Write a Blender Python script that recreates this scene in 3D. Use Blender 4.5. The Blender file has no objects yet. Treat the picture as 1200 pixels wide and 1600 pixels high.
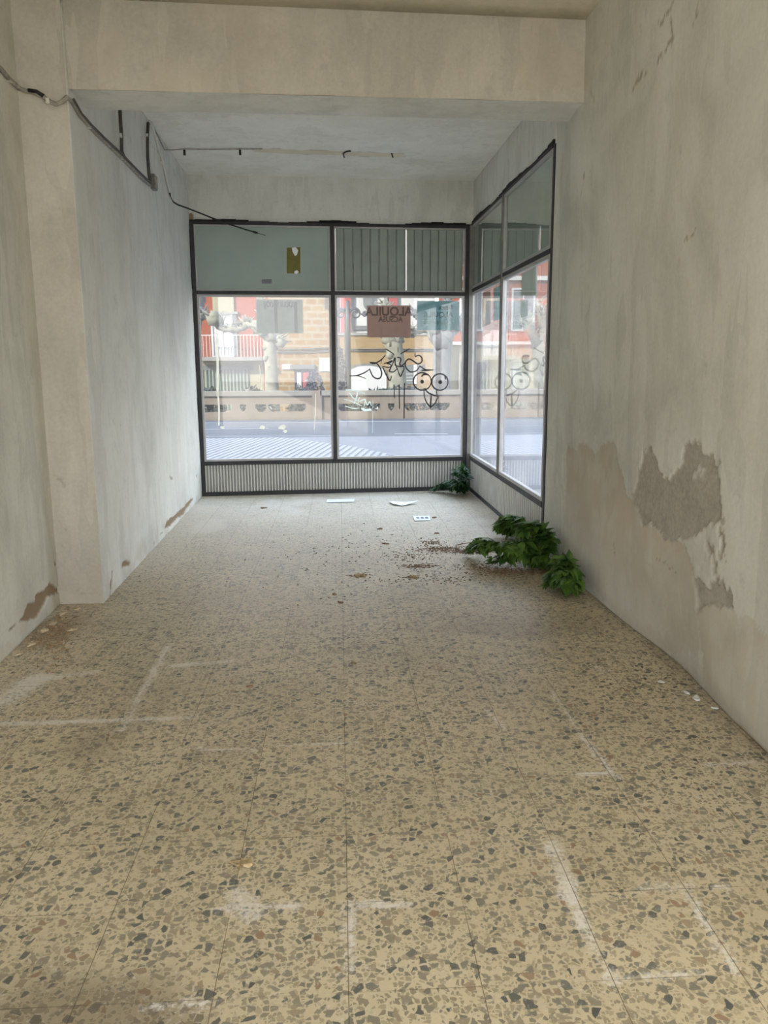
import bpy, bmesh, math, random
import numpy as np
from mathutils import Vector, Matrix

# ------------------------------------------------------------------ camera calibration
EYE = 1.5                                  # metres, eye height
_vy = np.array([530 - 600, 800 - 570, 0.0])      # vanishing point of the room's depth
_vd = np.array([633 - 600, 800 - 7400, 0.0])     # vanishing point of the verticals
FPX = float(np.sqrt(-(_vy[0] * _vd[0] + _vy[1] * _vd[1])))
_Y = np.array([_vy[0], _vy[1], -FPX]); _Y /= np.linalg.norm(_Y)
_Z = -np.array([_vd[0], _vd[1], -FPX]); _Z /= np.linalg.norm(_Z)
_X = np.cross(_Y, _Z)
MW = np.array([_X, _Y, _Z])                # camera -> world
CAM = np.array([0, 0, EYE])

sc = bpy.context.scene
COL = sc.collection
cam_d = bpy.data.cameras.new('camera')
cam = bpy.data.objects.new('camera', cam_d); COL.objects.link(cam)
m4 = Matrix.Identity(4)
for r in range(3):
    for c in range(3):
        m4[r][c] = MW[r, c]
    m4[r][3] = CAM[r]
cam.matrix_world = m4
cam_d.sensor_fit = 'AUTO'; cam_d.sensor_width = 36.0
cam_d.lens = FPX / 1600 * 36.0
cam_d.clip_start = 0.05; cam_d.clip_end = 400
sc.camera = cam

# ------------------------------------------------------------------ light and exposure
EXPOSURE = 1.75
SUN_STRENGTH = 5.0
SKY_STRENGTH = 1.8
sc.view_settings.view_transform = 'Standard'
sc.view_settings.look = 'None'
sc.view_settings.gamma = 1.0
sc.view_settings.use_curve_mapping = False
sc.view_settings.exposure = EXPOSURE

w = bpy.data.worlds.new('sky'); sc.world = w; w.use_nodes = True
nt = w.node_tree; nt.nodes.clear()
tc = nt.nodes.new('ShaderNodeTexCoord'); sx = nt.nodes.new('ShaderNodeSeparateXYZ')
rp = nt.nodes.new('ShaderNodeValToRGB'); bg = nt.nodes.new('ShaderNodeBackground'); ou = nt.nodes.new('ShaderNodeOutputWorld')
rp.color_ramp.elements[0].position = 0.0; rp.color_ramp.elements[0].color = (0.93, 0.92, 0.92, 1)
rp.color_ramp.elements[1].position = 0.7; rp.color_ramp.elements[1].color = (0.54, 0.65, 0.86, 1)
nt.links.new(tc.outputs['Generated'], sx.inputs[0]); nt.links.new(sx.outputs['Z'], rp.inputs[0])
nt.links.new(rp.outputs[0], bg.inputs[0]); bg.inputs[1].default_value = SKY_STRENGTH
nt.links.new(bg.outputs[0], ou.inputs[0])

sun_d = bpy.data.lights.new('sun', 'SUN'); sun_d.energy = SUN_STRENGTH; sun_d.angle = 0.01
sun_d.color = (1.0, 0.94, 0.86)
sun = bpy.data.objects.new('sun', sun_d); COL.objects.link(sun)
sun.location = (6, -20, 20)
sun.rotation_euler = Vector((1.0, 1.0, -0.78)).to_track_quat('-Z', 'Y').to_euler()

sc.cycles.use_denoising = True
sc.cycles.denoising_prefilter = 'ACCURATE'
sc.cycles.max_bounces = 12
sc.cycles.diffuse_bounces = 7
sc.cycles.glossy_bounces = 4
sc.cycles.transmission_bounces = 6
sc.cycles.transparent_max_bounces = 16
sc.cycles.sample_clamp_indirect = 6.0

# ------------------------------------------------------------------ helpers: projection
def ray(x, y):
    return MW @ (np.array([x - 600, -(y - 800), -FPX]) / FPX)
def onz(x, y, z=0.0):
    d = ray(x, y); return CAM + d * ((z - EYE) / d[2])
def ony(x, y, Y):
    d = ray(x, y); return CAM + d * (Y / d[1])
def onplane(x, y, p0, n):
    d = ray(x, y); t = np.dot(np.array(p0, float) - CAM, n) / np.dot(d, n); return CAM + d * t

# ------------------------------------------------------------------ helpers: noise in python
_rs = np.random.RandomState(7)
_tab = _rs.rand(256, 256)
def vnoise(x, y):
    xi = np.floor(x).astype(int); yi = np.floor(y).astype(int)
    fx = x - xi; fy = y - yi
    fx = fx * fx * (3 - 2 * fx); fy = fy * fy * (3 - 2 * fy)
    g = lambda a, b: _tab[a & 255, b & 255]
    return (g(xi, yi) * (1 - fx) + g(xi + 1, yi) * fx) * (1 - fy) + (g(xi, yi + 1) * (1 - fx) + g(xi + 1, yi + 1) * fx) * fy
def fbm(x, y, o=4):
    s = 0; a = 0.5; t = 0
    for k in range(o):
        s = s + a * vnoise(x * 2 ** k + 17.3 * k, y * 2 ** k + 5.1 * k); t += a; a *= 0.5
    return s / t
def inpoly(px, py, poly):
    ins = np.zeros(px.shape, bool); n = len(poly)
    for i in range(n):
        x1, y1 = poly[i]; x2, y2 = poly[(i + 1) % n]
        c = ((y1 > py) != (y2 > py)) & (px < (x2 - x1) * (py - y1) / ((y2 - y1) + 1e-12) + x1)
        ins ^= c
    return ins
def segdist(px, py, a, b):
    ax, ay = a; bx, by = b; dx, dy = bx - ax, by - ay
    t = np.clip(((px - ax) * dx + (py - ay) * dy) / (dx * dx + dy * dy + 1e-12), 0, 1)
    return np.hypot(px - ax - t * dx, py - ay - t * dy)
def smooth(a, b, x):
    t = np.clip((x - a) / (b - a), 0, 1); return t * t * (3 - 2 * t)

# ------------------------------------------------------------------ helpers: meshes
class MB:
    def __init__(s): s.v = []; s.f = []
    def add(s, vs, fs):
        o = len(s.v); s.v += [tuple(map(float, p)) for p in vs]; s.f += [tuple(i + o for i in f) for f in fs]; return s
    def box(s, x0, x1, y0, y1, z0, z1):
        return s.add([(x0, y0, z0), (x1, y0, z0), (x1, y1, z0), (x0, y1, z0), (x0, y0, z1), (x1, y0, z1), (x1, y1, z1), (x0, y1, z1)],
                     [(0, 3, 2, 1), (4, 5, 6, 7), (0, 1, 5, 4), (1, 2, 6, 5), (2, 3, 7, 6), (3, 0, 4, 7)])
    def hexa(s, b, t):        # four bottom points, four top points
        return s.add(list(b) + list(t), [(0, 3, 2, 1), (4, 5, 6, 7), (0, 1, 5, 4), (1, 2, 6, 5), (2, 3, 7, 6), (3, 0, 4, 7)])
    def prism(s, poly, y0, y1):   # polygon in x,z pushed along y
        if sum(a[0] * b[1] - b[0] * a[1] for a, b in zip(poly, list(poly)[1:] + list(poly)[:1])) < 0: poly = list(poly)[::-1]
        n = len(poly)
        vs = [(x, y0, z) for x, z in poly] + [(x, y1, z) for x, z in poly]
        fs = [tuple(range(n)), tuple(range(2 * n - 1, n - 1, -1))] + [(i, i + n, (i + 1) % n + n, (i + 1) % n) for i in range(n)]
        return s.add(vs, fs)
    def tube(s, pts, rad, seg=8, cap=True):
        pts = [Vector(p) for p in pts]; n = len(pts)
        if not hasattr(rad, '__len__'): rad = [rad] * n
        o = len(s.v); up = None
        for i, p in enumerate(pts):
            t = (pts[min(i + 1, n - 1)] - pts[max(i - 1, 0)]).normalized()
            if up is None:
                up = Vector((0, 0, 1)) if abs(t.z) < 0.9 else Vector((1, 0, 0))
            a = t.cross(up).normalized(); b = a.cross(t).normalized(); up = b
            for k in range(seg):
                q = p + (a * math.cos(2 * math.pi * k / seg) + b * math.sin(2 * math.pi * k / seg)) * rad[i]
                s.v.append(tuple(q))
        for i in range(n - 1):
            for k in range(seg):
                a0 = o + i * seg + k; a1 = o + i * seg + (k + 1) % seg
                s.f.append((a0, a1, a1 + seg, a0 + seg))
        if cap:
            s.f.append(tuple(o + k for k in range(seg))[::-1]); s.f.append(tuple(o + (n - 1) * seg + k for k in range(seg)))
        return s
    def blob(s, c, r, seg=8, rings=5, jit=0.0, sq=(1, 1, 1)):
        o = len(s.v); c = Vector(c)
        for i in range(1, rings):
            th = math.pi * i / rings
            for k in range(seg):
                ph = 2 * math.pi * k / seg; rr = r * (1 + jit * (random.random() - 0.5))
                s.v.append((c.x + rr * sq[0] * math.sin(th) * math.cos(ph), c.y + rr * sq[1] * math.sin(th) * math.sin(ph), c.z + rr * sq[2] * math.cos(th)))
        t = len(s.v); s.v.append((c.x, c.y, c.z + r * sq[2])); s.v.append((c.x, c.y, c.z - r * sq[2]))
        for i in range(rings - 2):
            for k in range(seg):
                a = o + i * seg + k; b = o + i * seg + (k + 1) % seg
                s.f.append((a, a + seg, b + seg, b))
        for k in range(seg):
            s.f.append((t, o + k, o + (k + 1) % seg))
            e = o + (rings - 2) * seg
            s.f.append((t + 1, e + (k + 1) % seg, e + k))
        return s
    def build(s, name, m, parent=None, smooth_=False, loc=None):
        me = bpy.data.meshes.new(name); me.from_pydata(s.v, [], s.f); me.update()
        me.materials.append(m)
        if name in ('graffiti', 'paint_smear'):
            bm_ = bmesh.new(); bm_.from_mesh(me); bmesh.ops.recalc_face_normals(bm_, faces=bm_.faces); bm_.to_mesh(me); bm_.free()
        if smooth_:
            me.polygons.foreach_set('use_smooth', [True] * len(me.polygons))
        o = bpy.data.objects.new(name, me); COL.objects.link(o)
        if parent: o.parent = parent
        if loc is not None: o.location = loc
        return o

def tag(o, label=None, cat=None, group=None, kind=None):
    if label: o['label'] = label
    if cat: o['category'] = cat
    if group: o['group'] = group
    if kind: o['kind'] = kind
    return o
def empty(name, loc=(0, 0, 0), rz=0.0):
    o = bpy.data.objects.new(name, None); COL.objects.link(o); o.location = loc; o.rotation_euler = (0, 0, rz)
    o.empty_display_size = 0.05
    return o
def struct(o): o['kind'] = 'structure'; return o

def grid(name, P, m, attr=None, thick=0.0):
    """P: (nu,nv,3) points; attr (nu,nv,3) wear masks stored on the points"""
    nu, nv, _ = P.shape
    me = bpy.data.meshes.new(name)
    idx = np.arange(nu * nv).reshape(nu, nv)
    q = np.stack([idx[:-1, :-1], idx[1:, :-1], idx[1:, 1:], idx[:-1, 1:]], -1).reshape(-1, 4)
    me.vertices.add(nu * nv); me.vertices.foreach_set('co', P.reshape(-1).astype(np.float32))
    me.loops.add(q.size); me.loops.foreach_set('vertex_index', q.reshape(-1).astype(np.int32))
    me.polygons.add(len(q)); me.polygons.foreach_set('loop_start', np.arange(0, q.size, 4, dtype=np.int32))
    me.polygons.foreach_set('use_smooth', np.ones(len(q), bool))
    me.update(calc_edges=True); me.validate()
    if attr is not None:
        a = me.color_attributes.new('wear', 'FLOAT_COLOR', 'POINT')
        d = np.ones((nu * nv, 4), np.float32); d[:, :3] = attr.reshape(-1, 3)
        a.data.foreach_set('color', d.reshape(-1))
    me.materials.append(m)
    o = bpy.data.objects.new(name, me); COL.objects.link(o)
    if thick:
        md = o.modifiers.new('thickness', 'SOLIDIFY'); md.thickness = thick; md.offset = -1.0
    return o

# ------------------------------------------------------------------ helpers: materials
OUT = 0.125     # darkens every outdoor colour to hold daylight down against the dim room
def olin(r, g, b, k=None):
    c = lin(r, g, b); k = OUT if k is None else k
    return (c[0] * k, c[1] * k, c[2] * k, 1.0)
def lin(r, g, b):
    f = lambda c: (c / 255) / 12.92 if c / 255 <= 0.04045 else ((c / 255 + 0.055) / 1.055) ** 2.4
    return (f(r), f(g), f(b), 1.0)
class NT:
    def __init__(s, name):
        s.m = bpy.data.materials.new(name); s.m.use_nodes = True; s.t = s.m.node_tree
        s.t.nodes.clear(); s.out = s.t.nodes.new('ShaderNodeOutputMaterial')
    def n(s, typ, **kw):
        x = s.t.nodes.new('ShaderNode' + typ)
        for k, v in kw.items(): setattr(x, k, v)
        return x
    def l(s, a, b): s.t.links.new(a, b)
    def co(s, scale=(1, 1, 1)):
        c = s.n('TexCoord'); mp = s.n('Mapping'); mp.inputs['Scale'].default_value = scale
        s.l(c.outputs['Object'], mp.inputs[0]); return mp.outputs[0]
    def noise(s, v, scale, detail=4, rough=0.55, dist=0.0):
        x = s.n('TexNoise'); x.inputs['Scale'].default_value = scale; x.inputs['Detail'].default_value = detail
        x.inputs['Roughness'].default_value = rough; x.inputs['Distortion'].default_value = dist
        s.l(v, x.inputs['Vector']); return x.outputs['Fac']
    def ramp(s, f, stops, const=False):
        x = s.n('ValToRGB'); e = x.color_ramp.elements
        if const: x.color_ramp.interpolation = 'CONSTANT'
        e[0].position, e[0].color = stops[0][0], stops[0][1]; e[1].position, e[1].color = stops[-1][0], stops[-1][1]
        for p, c in stops[1:-1]:
            k = e.new(p); k.color = c
        s.l(f, x.inputs[0]); return x.outputs[0]
    def mix(s, f, a, b, mode='MIX'):
        x = s.n('Mix', data_type='RGBA', blend_type=mode)
        for sock, v in ((x.inputs[0], f), (x.inputs[6], a), (x.inputs[7], b)):
            if isinstance(v, (int, float)): sock.default_value = v
            elif isinstance(v, tuple): sock.default_value = v
            else: s.l(v, sock)
        return x.outputs[2]
    def math(s, op, a, b=0.0, clamp=False):
        x = s.n('Math', operation=op, use_clamp=clamp)
        for sock, v in ((x.inputs[0], a), (x.inputs[1], b)):
            if isinstance(v, (int, float)): sock.default_value = v
            else: s.l(v, sock)
        return x.outputs[0]
    def step(s, v, a, b):
        x = s.n('MapRange', clamp=True, interpolation_type='SMOOTHSTEP'); x.inputs[1].default_value = a; x.inputs[2].default_value = b
        s.l(v, x.inputs[0]); return x.outputs[0]
    def bsdf(s, col, rough=0.8, metal=0.0, spec=0.4, bump=None, bs=0.3, bd=0.01):
        p = s.n('BsdfPrincipled')
        for sock, v in ((p.inputs['Base Color'], col), (p.inputs['Roughness'], rough), (p.inputs['Metallic'], metal), (p.inputs['Specular IOR Level'], spec)):
            if isinstance(v, (int, float, tuple)): sock.default_value = v
            else: s.l(v, sock)
        if bump is not None:
            b = s.n('Bump'); b.inputs['Strength'].default_value = bs; b.inputs['Distance'].default_value = bd
            s.l(bump, b.inputs['Height']); s.l(b.outputs[0], p.inputs['Normal'])
        return p.outputs[0]
    def done(s, sh): s.l(sh, s.out.inputs[0]); return s.m

G = lambda v: (v, v, v, 1.0)
def simple(name, c, rough=0.7, metal=0.0, var=0.25, scale=12, spec=0.4, bump=0.0):
    t = NT(name); v = t.co(); n = t.noise(v, scale, 5)
    lo = tuple(x * (1 - var) for x in c[:3]) + (1,); hi = tuple(min(1, x * (1 + var)) for x in c[:3]) + (1,)
    col = t.ramp(n, [(0.3, lo), (0.7, hi)])
    return t.done(t.bsdf(col, rough, metal, spec, n if bump else None, bump, 0.005))

def plaster(name, c0, c1, c2, pink, grey, clay):
    t = NT(name); v = t.co(); vs = t.co((1.6, 1.6, 0.35))
    big = t.noise(v, 1.1, 6, 0.6, 0.6); streak = t.noise(vs, 3.0, 6, 0.65); fine = t.noise(v, 45, 5, 0.7); mid = t.noise(v, 7, 5, 0.65)
    col = t.ramp(big, [(0.36, c1), (0.5, c0), (0.64, c2)])
    col = t.mix(t.math('MULTIPLY', t.step(streak, 0.46, 0.66), 0.45), col, c1)
    col = t.mix(t.math('MULTIPLY', t.step(mid, 0.57, 0.70), 0.42), col, tuple(x * 0.72 for x in c0[:3]) + (1,))
    patch_ = t.n('TexVoronoi', feature='F1'); patch_.inputs['Scale'].default_value = 3.2; ad_ = t.n('VectorMath', operation='ADD'); t.l(vs, ad_.inputs[0]); wn_ = t.n('TexNoise'); wn_.inputs['Scale'].default_value = 4.0; t.l(vs, wn_.inputs['Vector']); t.l(wn_.outputs['Color'], ad_.inputs[1]); t.l(ad_.outputs[0], patch_.inputs['Vector'])
    pc_ = t.n('SeparateColor'); t.l(patch_.outputs['Color'], pc_.inputs[0])
    col = t.mix(t.math('MULTIPLY', t.step(pc_.outputs[0], 0.55, 0.9), 0.30), col, c2)
    col = t.mix(t.math('MULTIPLY', t.step(pc_.outputs[1], 0.7, 0.9), 0.30), col, tuple(x * 0.86 for x in c1[:3]) + (1,))
    col = t.mix(0.10, col, t.ramp(fine, [(0.25, G(0.15)), (0.75, G(0.95))]))
    a = t.n('VertexColor', layer_name='wear'); s = t.n('SeparateColor'); t.l(a.outputs[0], s.inputs[0])
    pk = t.mix(t.step(big, 0.42, 0.60), pink, tuple(x * 1.16 for x in pink[:3]) + (1,))
    gy = t.mix(t.step(mid, 0.38, 0.66), grey, tuple(x * 0.80 for x in grey[:3]) + (1,))
    gy = t.mix(0.35, gy, t.ramp(fine, [(0.35, tuple(x * 0.6 for x in grey[:3]) + (1,)), (0.7, tuple(x * 1.4 for x in grey[:3]) + (1,))]))
    col = t.mix(s.outputs[0], col, pk); col = t.mix(s.outputs[1], col, gy); col = t.mix(s.outputs[2], col, clay)
    h = t.math('ADD', t.math('MULTIPLY', fine, 0.35), t.math('ADD', mid, t.math('MULTIPLY', streak, 0.6)))
    return t.done(t.bsdf(col, 0.88, 0, 0.2, h, 0.25, 0.010))

PINK, GREY, CLAY = lin(182, 173, 156), lin(174, 168, 156), lin(148, 128, 106)
M = {}
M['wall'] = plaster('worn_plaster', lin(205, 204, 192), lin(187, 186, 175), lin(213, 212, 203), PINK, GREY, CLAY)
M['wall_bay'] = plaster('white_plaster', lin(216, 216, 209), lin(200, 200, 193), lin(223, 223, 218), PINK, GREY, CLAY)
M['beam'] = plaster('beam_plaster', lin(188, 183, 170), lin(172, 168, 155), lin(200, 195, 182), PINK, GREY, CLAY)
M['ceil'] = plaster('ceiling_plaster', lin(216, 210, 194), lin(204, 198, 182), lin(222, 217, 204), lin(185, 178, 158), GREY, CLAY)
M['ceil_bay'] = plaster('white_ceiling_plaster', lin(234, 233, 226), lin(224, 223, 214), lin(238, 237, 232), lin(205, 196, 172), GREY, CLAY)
M['black'] = simple('dark_steel', lin(38, 38, 40), 0.5, 0.0, 0.4, 20, bump=0.2)
M['gap'] = simple('black_sealant', lin(26, 25, 24), 0.8, 0, 0.4, 20)
M['alu'] = simple('dull_aluminium', lin(172, 170, 168), 0.45, 0.25, 0.12, 8)
M['alu_dark'] = simple('grey_post_metal', lin(120, 117, 112), 0.5, 0.3, 0.2, 8)
M['kick'] = simple('fluted_aluminium', lin(196, 195, 188), 0.5, 0.1, 0.1, 3)
def groove_mat():      # dull metal, groove shade painted in as a darker tone by depth
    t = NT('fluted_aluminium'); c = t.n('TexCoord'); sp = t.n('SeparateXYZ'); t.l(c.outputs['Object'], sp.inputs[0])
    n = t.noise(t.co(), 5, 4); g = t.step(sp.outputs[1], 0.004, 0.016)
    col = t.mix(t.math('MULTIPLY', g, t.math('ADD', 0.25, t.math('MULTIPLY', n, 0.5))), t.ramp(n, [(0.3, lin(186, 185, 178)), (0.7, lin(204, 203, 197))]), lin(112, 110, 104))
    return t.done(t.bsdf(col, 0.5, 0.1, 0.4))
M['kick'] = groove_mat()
M['cable_grey'] = simple('grey_cable', lin(84, 80, 75), 0.6, 0, 0.35, 25)
M['green_board'] = simple('grey_green_board', lin(154, 168, 160), 0.45, 0, 0.07, 2.5)
M['green_sheet'] = simple('grey_green_sheet', lin(144, 154, 145), 0.6, 0, 0.1, 4)
M['cable'] = simple('black_cable', lin(30, 29, 28), 0.5, 0, 0.3, 30)
M['cable_white'] = simple('painted_cable', lin(150, 146, 136), 0.7, 0, 0.35, 25)
M['tape'] = simple('white_tape', lin(205, 203, 196), 0.7, 0, 0.1, 25)
M['paper'] = simple('white_paper', lin(236, 238, 242), 0.8, 0, 0.03, 10)
M['ink'] = simple('grey_ink', lin(120, 122, 128), 0.8, 0, 0.1, 10)
M['paint_black'] = simple('black_paint', lin(16, 16, 18), 0.5, 0, 0.1, 10)
M['dry'] = simple('dry_leaf', lin(122, 98, 76), 0.8, 0, 0.5, 40)
M['dry_pale'] = simple('pale_dry_leaf', lin(160, 140, 104), 0.8, 0, 0.35, 40)
M['chip'] = simple('plaster_chip', lin(176, 160, 132), 0.9, 0, 0.3, 30)
M['dust'] = simple('plaster_dust', lin(150, 128, 100), 0.95, 0, 0.35, 30)
M['stem'] = simple('green_stem', lin(74, 92, 44), 0.6, 0, 0.3, 20)

def leaf_mat(name, a, b):
    t = NT(name); v = t.co(); n = t.noise(v, 9, 3)
    col = t.ramp(n, [(0.35, a), (0.65, b)])
    p = t.bsdf(col, 0.45, 0, 0.4)
    tr = t.n('BsdfTranslucent'); t.l(col, tr.inputs[0])
    mx = t.n('MixShader'); mx.inputs[0].default_value = 0.3; t.l(p, mx.inputs[1]); t.l(tr.outputs[0], mx.inputs[2])
    return t.done(mx.outputs[0])
M['leaf'] = leaf_mat('green_leaf', lin(52, 84, 32), lin(104, 136, 56))
M['leaf_dark'] = leaf_mat('dark_green_leaf', lin(30, 62, 34), lin(62, 96, 52))

def glass_mat(name, dust, streak):
    t = NT(name); v = t.co(); vs = t.co((1.0, 1.0, 0.25))
    n = t.noise(v, 1.3, 4, 0.5, 0.0); st = t.noise(vs, 9, 5, 0.6)
    fr = t.n('Fresnel'); fr.inputs[0].default_value = 1.5
    ge = t.n('NewGeometry')
    front = t.math('SUBTRACT', 1.0, ge.outputs['Backfacing'])
    fac = t.math('MULTIPLY', t.math('MULTIPLY', fr.outputs[0], 1.7, True), front)
    tr = t.n('BsdfTransparent'); tr.inputs[0].default_value = (0.95, 0.97, 0.96, 1)
    gl = t.n('BsdfGlossy'); gl.inputs['Roughness'].default_value = 0.02; gl.inputs[0].default_value = (1, 1, 1, 1)
    mx = t.n('MixShader'); t.l(fac, mx.inputs[0]); t.l(tr.outputs[0], mx.inputs[1]); t.l(gl.outputs[0], mx.inputs[2])
    tl = t.n('BsdfTranslucent'); tl.inputs[0].default_value = (0.93, 0.91, 0.87, 1)
    df = t.n('BsdfDiffuse'); df.inputs[0].default_value = (0.75, 0.73, 0.68, 1)
    dm = t.n('MixShader'); dm.inputs[0].default_value = 0.25; t.l(tl.outputs[0], dm.inputs[1]); t.l(df.outputs[0], dm.inputs[2])
    a = t.math('MULTIPLY', t.step(n, 0.35, 0.72), dust)
    b = t.math('MULTIPLY', t.step(st, 0.5, 0.75), streak)
    d = t.math('MULTIPLY', t.math('ADD', t.math('ADD', a, b), dust * 0.55, True), front)
    m2 = t.n('MixShader'); t.l(d, m2.inputs[0]); t.l(mx.outputs[0], m2.inputs[1]); t.l(dm.outputs[0], m2.inputs[2])
    return t.done(m2.outputs[0])
M['glass'] = glass_mat('dusty_glass', 0.065, 0.03)
M['glass_side'] = glass_mat('dusty_side_glass', 0.09, 0.03)

def film_mat(name, c, tl=0.6):
    t = NT(name); v = t.co(); n = t.noise(v, 14, 4)
    col = t.ramp(n, [(0.3, tuple(x * 0.88 for x in c[:3]) + (1,)), (0.7, tuple(min(1, x * 1.1) for x in c[:3]) + (1,))])
    d = t.bsdf(col, 0.7, 0, 0.3); r = t.n('BsdfTranslucent'); t.l(col, r.inputs[0])
    mx = t.n('MixShader'); mx.inputs[0].default_value = tl; t.l(d, mx.inputs[1]); t.l(r.outputs[0], mx.inputs[2])
    ge = t.n('NewGeometry'); tp = t.n('BsdfTransparent'); m2 = t.n('MixShader')     # the sheet is one layer of paper
    t.l(ge.outputs['Backfacing'], m2.inputs[0]); t.l(mx.outputs[0], m2.inputs[1]); t.l(tp.outputs[0], m2.inputs[2])
    return t.done(m2.outputs[0])
M['poster_red'] = film_mat('red_poster', lin(112, 86, 74))
M['poster_teal'] = film_mat('teal_poster', lin(76, 104, 102))
M['poster_grey'] = film_mat('grey_poster', lin(108, 111, 98))
def ink_mat(name, c):      # thin print that tints the paper behind it
    t = NT(name); a = t.n('BsdfTransparent'); a.inputs[0].default_value = c; d = t.n('BsdfDiffuse'); d.inputs[0].default_value = (0.05, 0.05, 0.05, 1)
    ge = t.n('NewGeometry'); mx = t.n('MixShader'); mx.inputs[0].default_value = 0.12; t.l(a.outputs[0], mx.inputs[1]); t.l(d.outputs[0], mx.inputs[2])
    tp = t.n('BsdfTransparent'); m2 = t.n('MixShader'); t.l(ge.outputs['Backfacing'], m2.inputs[0]); t.l(mx.outputs[0], m2.inputs[1]); t.l(tp.outputs[0], m2.inputs[2])
    return t.done(m2.outputs[0])
M['poster_ink_dark'] = ink_mat('poster_dark_ink', (0.42, 0.40, 0.42, 1))
M['poster_ink_teal'] = ink_mat('poster_teal_ink', (0.45, 0.48, 0.48, 1))
M['poster_ink_pale'] = film_mat('poster_pale_ink', lin(140, 168, 162))
M['poster_ink_grey'] = ink_mat('poster_grey_ink', (0.55, 0.55, 0.52, 1))
M['sticker'] = film_mat('olive_sticker', lin(138, 132, 74), 0.3)
M['white_paint'] = film_mat('white_green_paint', lin(214, 226, 214), 0.5)
M['smear'] = film_mat('cream_smear', lin(226, 220, 200), 0.6)

def terrazzo():
    t = NT('terrazzo_tiles')
    v = t.co(); TS = 0.327
    sp = t.n('SeparateXYZ'); t.l(v, sp.inputs[0])
    # fine warp so that chips look broken
    nz = t.n('TexNoise'); nz.inputs['Scale'].default_value = 60; t.l(v, nz.inputs['Vector'])
    wp = t.n('VectorMath', operation='SCALE'); wp.inputs['Scale'].default_value = 0.006; t.l(nz.outputs['Color'], wp.inputs[0])
    va = t.n('VectorMath', operation='ADD'); t.l(v, va.inputs[0]); t.l(wp.outputs[0], va.inputs[1]); vv = va.outputs[0]
    u = t.math('DIVIDE', sp.outputs[0], TS); q = t.math('DIVIDE', t.math('SUBTRACT', sp.outputs[1], 2.0), TS)
    cb = t.n('CombineXYZ'); t.l(t.math('FLOOR', u), cb.inputs[0]); t.l(t.math('FLOOR', q), cb.inputs[1])
    wn = t.n('TexWhiteNoise', noise_dimensions='2D'); t.l(cb.outputs[0], wn.inputs['Vector'])
    big = t.noise(v, 0.9, 5, 0.6)
    matrix = t.ramp(big, [(0.35, lin(184, 169, 138)), (0.65, lin(204, 190, 158))])
    matrix = t.mix(t.math('MULTIPLY', t.noise(v, 120, 3), 0.25), matrix, lin(150, 132, 100))
    col = matrix
    def chips(col, scale, thr, keep, ramp, off):
        ad = t.n('VectorMath', operation='ADD'); t.l(vv, ad.inputs[0]); ad.inputs[1].default_value = off
        e = t.n('TexVoronoi', feature='DISTANCE_TO_EDGE', voronoi_dimensions='2D'); e.inputs['Scale'].default_value = scale; e.inputs['Randomness'].default_value = 1.0
        c = t.n('TexVoronoi', feature='F1', voronoi_dimensions='2D'); c.inputs['Scale'].default_value = scale; c.inputs['Randomness'].default_value = 1.0
        t.l(ad.outputs[0], e.inputs['Vector']); t.l(ad.outputs[0], c.inputs['Vector'])
        cs = t.n('SeparateColor'); t.l(c.outputs['Color'], cs.inputs[0])
        lim = t.math('ADD', t.math('MULTIPLY', cs.outputs[2], thr * 1.3), thr * 0.55)
        inside = t.math('GREATER_THAN', e.outputs['Distance'], lim)
        k = t.math('MULTIPLY', inside, t.math('LESS_THAN', cs.outputs[0], keep))
        return t.mix(k, col, t.ramp(cs.outputs[1], ramp))
    pale = [(0.0, lin(128, 120, 100)), (0.35, lin(150, 140, 114)), (0.7, lin(166, 152, 122)), (1.0, lin(180, 170, 148))]
    dark = [(0.0, lin(68, 72, 70)), (0.22, lin(92, 93, 86)), (0.45, lin(122, 117, 101)), (0.85, lin(146, 134, 110)), (1.0, lin(138, 110, 84))]
    col = chips(col, 95, 0.13, 0.50, pale, (3.1, 1.7, 0))
    col = chips(col, 58, 0.13, 0.48, [(0.0, lin(112, 108, 94)), (0.5, lin(142, 131, 107)), (1.0, lin(168, 154, 124))], (9.2, 4.4, 0))
    col = chips(col, 38, 0.13, 0.36, dark, (0, 0, 0))
    # tile to tile difference
    col = t.mix(0.10, col, t.ramp(wn.outputs['Value'], [(0, lin(120, 108, 82)), (1, lin(206, 190, 160))]))
    # wear from the mesh: R white dust, G brown dirt, B dark stain, also darker along right wall and window foot
    a = t.n('VertexColor', layer_name='wear'); s = t.n('SeparateColor'); t.l(a.outputs[0], s.inputs[0])
    blot = t.noise(v, 5.5, 6, 0.7, 0.8); finen = t.noise(v, 70, 4, 0.7)
    wsum = t.math('ADD', s.outputs[0], t.math('ADD', t.math('MULTIPLY', t.math('SUBTRACT', finen, 0.5), 2.6), t.math('MULTIPLY', t.math('SUBTRACT', blot, 0.5), 0.7)))
    wear = t.math('MULTIPLY', t.step(wsum, 0.12, 1.0), 0.86)
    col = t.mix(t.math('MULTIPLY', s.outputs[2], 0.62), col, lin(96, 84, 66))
    col = t.mix(wear, col, lin(214, 208, 196))
    col = t.mix(t.math('MULTIPLY', s.outputs[1], t.step(finen, 0.35, 0.6)), col, lin(124, 98, 76))
    # joints
    def joint(x, wd):
        f = t.math('SUBTRACT', t.math('FRACT', t.math('ADD', x, 0.5)), 0.5)
        return t.math('LESS_THAN', t.math('ABSOLUTE', f), wd)
    jn = t.noise(v, 1.6, 3)
    j = t.math('MAXIMUM', t.math('MULTIPLY', joint(u, 0.0038), t.step(jn, 0.36, 0.50)), t.math('MULTIPLY', joint(q, 0.0034), t.step(jn, 0.44, 0.60)))
    col = t.mix(t.math('MULTIPLY', j, 0.75), col, lin(74, 62, 46))
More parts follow.
